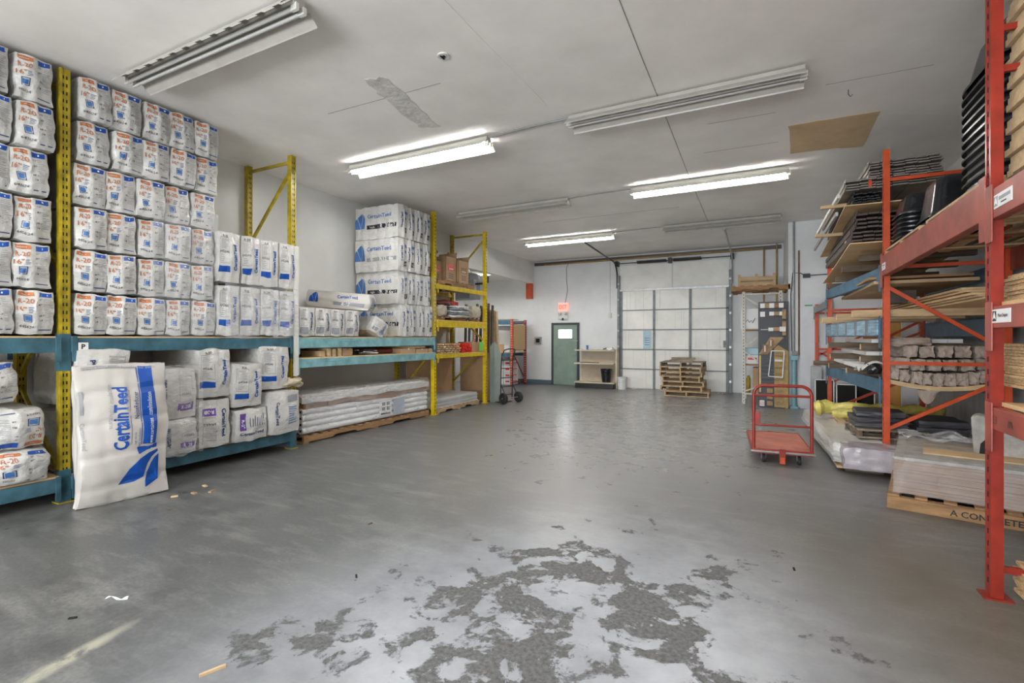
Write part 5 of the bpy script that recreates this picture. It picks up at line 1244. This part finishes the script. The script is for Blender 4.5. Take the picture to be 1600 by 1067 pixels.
# ------------------------------------------------------------------ middle bay top: pallets with black tubs (y 4.1 .. 7.3)
pallet('wooden_pallet','near wooden pallet on the top red beams under the tall tub stack',1.87,4.95,2.585,1.1,1.35,R(0),m=M_wood2,h=.07,run='x')
pallet('wooden_pallet','far wooden pallet on the top red beams under the short tub stacks',1.87,6.55,2.585,1.1,1.45,R(0),m=M_wood2,h=.07,run='x')
for k,(y,m) in enumerate(((4.5,M_wood),(5.4,M_wood2),(6.2,M_wood),(6.95,M_wood2))): MB().box(1.34,2.4,y-.08,y+.08,2.565,2.583,m).build('deck_board',rr)
def tub_mesh(w,d,h,upside=True,flat=False,pitch=.05):
    """upturned black tub with ribs: rounded rectangular rings"""
    mb=MB(); n=40
    def ring(sx,sy,z,rib):
        out=[]
        for k in range(n):
            a=2*pi*k/n; c,s_=cos(a),sin(a); e=.42
            x=sx*(abs(c)**e)*(1 if c>0 else -1); y=sy*(abs(s_)**e)*(1 if s_>0 else -1)
            q=1-(rib if k%4<2 else 0); out.append((x*q,y*q,z))
        return out
    prof_=[(1.06,0,0),(1.06,.02,0),(1.0,.03,0),(.97,.05,.03),(.84,h*.72,.03),(.80,h*.88,.02),(.70,h*.97,0),(.55,h,0)] if not flat else [(1.0,-.002,0),(1.07,.0,0),(1.075,.014,0),(1.02,.022,0),(.99,pitch*.98,.0)]
    vs=[];fs=[]
    for s_,z,r in prof_: vs+=ring(w/2*s_,d/2*s_,z,r)
    m_=len(prof_)
    for i in range(m_-1):
        for k in range(n): fs.append((i*n+k,i*n+(k+1)%n,(i+1)*n+(k+1)%n,(i+1)*n+k))
    if not flat: fs.append(tuple((m_-1)*n+k for k in range(n)))
    mb.add(vs,fs,M_blk); return mb
def tubstack(x,y,z,w,d,h,n,pitch,grp,desc,rz=0):
    full=None; rim=None
    for k in range(n):
        last = k==n-1; lab=f'{("bottom" if k==0 else "topmost upturned" if last else ORDN[k])} black tub {desc}'
        if last: o=tub_mesh(w,d,h).build('black_tub',smooth=True)
        elif rim is None: rim=o=tub_mesh(w,d,h,flat=True,pitch=pitch).build('black_tub',smooth=True)
        else: o=rim.copy(); COL.objects.link(o)
        o.location=(x,y,z+pitch*k); o.rotation_euler=(0,0,rz); tag(o,lab,'tub',grp)
ORDN=['bottom','second','third','fourth','fifth','sixth','seventh','eighth','ninth','tenth','eleventh','twelfth','thirteenth','fourteenth','fifteenth']
tubstack(1.62,6.95,2.66,.50,.5,.24,7,.050,'nested black tubs beside the orange post','of the stack beside the orange post')
tubstack(1.70,6.22,2.66,.52,.62,.40,3,.050,'nested black tubs in the middle stack','of the short middle stack')
tubstack(1.78,4.86,2.66,.66,.86,.34,14,.068,'tall stack of nested black tubs','of the tall stack by the near post')
t=thing('angle_bundle','upright black ribbed tray bundle behind the middle tubs','tray bundle',(2.0,7.05,2.68))
for k in range(8): MB().box(-.28+.02*k,.25,-.1,.1,.09*k,.09*k+.07,M_blkm).build('ribbed_tray',t)
# nearest bay: boards beside the camera
t=thing('insulation_board_stack','tall stack of tan fibre boards on the top near shelf','board stack',(0,0,0))
Mfb=mat('fibre_board',(.56,.42,.25),.85,.07,20,.2,50)
for k in range(32):
    MB().box(1.37+.012*((k*7)%3),2.35,2.6+.03*(k%2),4.14+.012*((k*5)%4),2.60+.046*k,2.60+.046*k+.040,Mfb).build('fibre_board',t)
MB().box(1.35,2.38,2.5,4.0,2.532,2.598,M_woodd).build('bearer',t)
def osb(name,lab,z0,n,pit,y1,x0=1.36):
    t=thing(name,lab,'chipboard stack',(0,0,0),0,'chipboard stacks in the nearest bay')
    for k in range(n): MB().box(x0+.01*((k*5)%3),2.35,2.2,y1+.008*((k*7)%4),z0+pit*k,z0+pit*k+pit-.002,M_osb).build('chipboard_sheet',t)
osb('chipboard_stack','chipboard stack on the middle near shelf',1.823,8,.021,4.15); 
osb('chipboard_stack','thick chipboard stack on timber bearers on the lower near shelf',1.30,14,.019,4.20)
tag(MB().box(1.33,2.3,3.6,3.72,1.212,1.298,M_woodd).build('bearer_block'),'dark wood block under the lower chipboard stack','timber')
osb('chipboard_stack','chipboard pile on the floor at the foot of the near post',.03,9,.021,4.14,1.40)
tag(MB().box(1.42,2.35,2.4,2.5,0,.028,M_woodd).box(1.42,2.35,3.5,3.6,0,.028,M_woodd).build('floor_bearers'),'dark bearers on the floor under the chipboard pile','timber')

# ------------------------------------------------------------------ red platform cart
t=thing('platform_cart','red steel platform cart with tall tube handle standing on the open floor','cart',(.23,7.0,0),R(4))
Mc=mat('cart_red',(.27,.022,.014),.35,.12,6); Mt=mat('worn_pink_deck',(.48,.17,.12),.6,.14,4,.1,20)
MB().box(-.33,.33,.0,1.28,.175,.195,Mt).build('deck',t)
MB().box(-.345,.345,-.02,.0,.14,.20,Mc).box(-.345,.345,1.28,1.30,.14,.20,Mc).box(-.345,-.33,0,1.28,.14,.20,Mc).box(.33,.345,0,1.28,.14,.20,Mc).build('deck_rim',t,bevel=.004)
MB().tube([(-.355,-.025,.165),(.355,-.025,.165)],.014,M_grey,8).build('bumper_strip',t)
arc=lambda cx,cz,r,a0,a1:[(cx+r*cos(a0+(a1-a0)*k/8),0,cz+r*sin(a0+(a1-a0)*k/8)) for k in range(9)]
MB().tube([(-.32,0,.14)]+arc(-.20,.88,.12,pi,pi/2)+arc(.20,.88,.12,pi/2,0)+[(.32,0,.14)],.020,Mc,12).build('handle_tube',t,smooth=True)
MB().tube([(-.32,0,.875),(.32,0,.875)],.016,Mc,10).build('upper_crossbar',t,smooth=True); MB().tube([(-.32,0,.50),(.32,0,.50)],.013,Mc,10).build('lower_crossbar',t,smooth=True)
MB().box(-.31,-.245,-.012,.012,.50,.66,Mc).build('side_plate',t,bevel=.004)
MB().box(-.035,.035,-.045,-.02,.10,.21,Mc).box(-.03,.03,-.05,-.035,.03,.11,M_orange).build('foot_latch',t,bevel=.003)
for x in (-.20,.20):
    for y in (.12,1.16):
        w=MB(); M=Matrix.Translation((x,y,.06)) @ Matrix.Rotation(R(90),4,'Y'); w.lathe([(0,-.018),(.055,-.018),(.06,-.01),(.06,.01),(.055,.018),(0,.018)],(0,0,0),M_rub,18,M)
        w.build('caster_wheel',t,smooth=True); MB().box(x-.03,x+.03,y-.03,y+.03,.12,.175,M_grib).box(x-.028,x-.02,y-.02,y+.02,.05,.13,M_grib).box(x+.02,x+.028,y-.02,y+.02,.05,.13,M_grib).build('caster_fork',t)
# ------------------------------------------------------------------ litter on the floor
tag(MB().sheet(lambda u,v:(-3.56+.10*u+.02*v,1.53+.07*u+.03*v*(1-u),.012+.014*sin(u*5+v*3)),8,4,.002,M_white).build('paper_scrap',smooth=True),'crumpled white scrap of paper on the floor at left','paper scrap')
tag(MB().box(-.055,.055,-.007,.007,0,.012,M_woode,Matrix.Translation((-2.345,1.44,0)) @ Matrix.Rotation(R(70),4,'Z')).build('wood_splinter'),'small pale wood splinter on the floor near the bottom edge','splinter')
random.seed(77)
for k,(u,x,y) in enumerate(((0,-2.42,2.45),(0,-4.9,2.6),(0,-3.5,1.35),(0,-1.0,3.3),(0,.55,2.6),(0,-3.0,3.2),(0,.2,3.9))):
    o=MB().box(-.02,.02,-.006,.006,0,.008,(M_dark,M_woodd)[k%2],Matrix.Translation((x,y,0)) @ Matrix.Rotation(random.uniform(0,3),4,'Z')).build('floor_chip'); tag(o,('tiny dark chip on the floor left of the flaked patches','tiny dark chip near the front of the standing sack','tiny dark chip beside the white paper scrap','tiny dark chip at the far edge of the flaked patches','tiny dark chip on the bare floor before the near red post','tiny dark chip on the open floor left of the light lane','tiny dark chip on the floor nearest the board pile pallet')[k],'debris','dark chips of debris')
for k,(x,y) in enumerate(((-5.2,3.0),(-5.27,2.85),(-5.1,3.12),(-5.35,3.2))):
    o=MB().box(-.03,.03,-.015,.015,0,.012,M_woode if k%2 else M_card,Matrix.Translation((x,y,0)) @ Matrix.Rotation(k,4,'Z')).build('floor_scrap'); tag(o,('pale scrap nearest the foot of the standing sack','pale scrap closest to the camera beside the sack','pale scrap farthest from the sack','pale scrap closest to the teal low beam')[k],'debris','pale scraps beside the standing sack')
# remove prototypes that were never placed
for o in [o for o in bpy.data.objects if o.parent is None and o.location.z < -10]:
    for c in list(o.children): bpy.data.objects.remove(c)
    bpy.data.objects.remove(o)
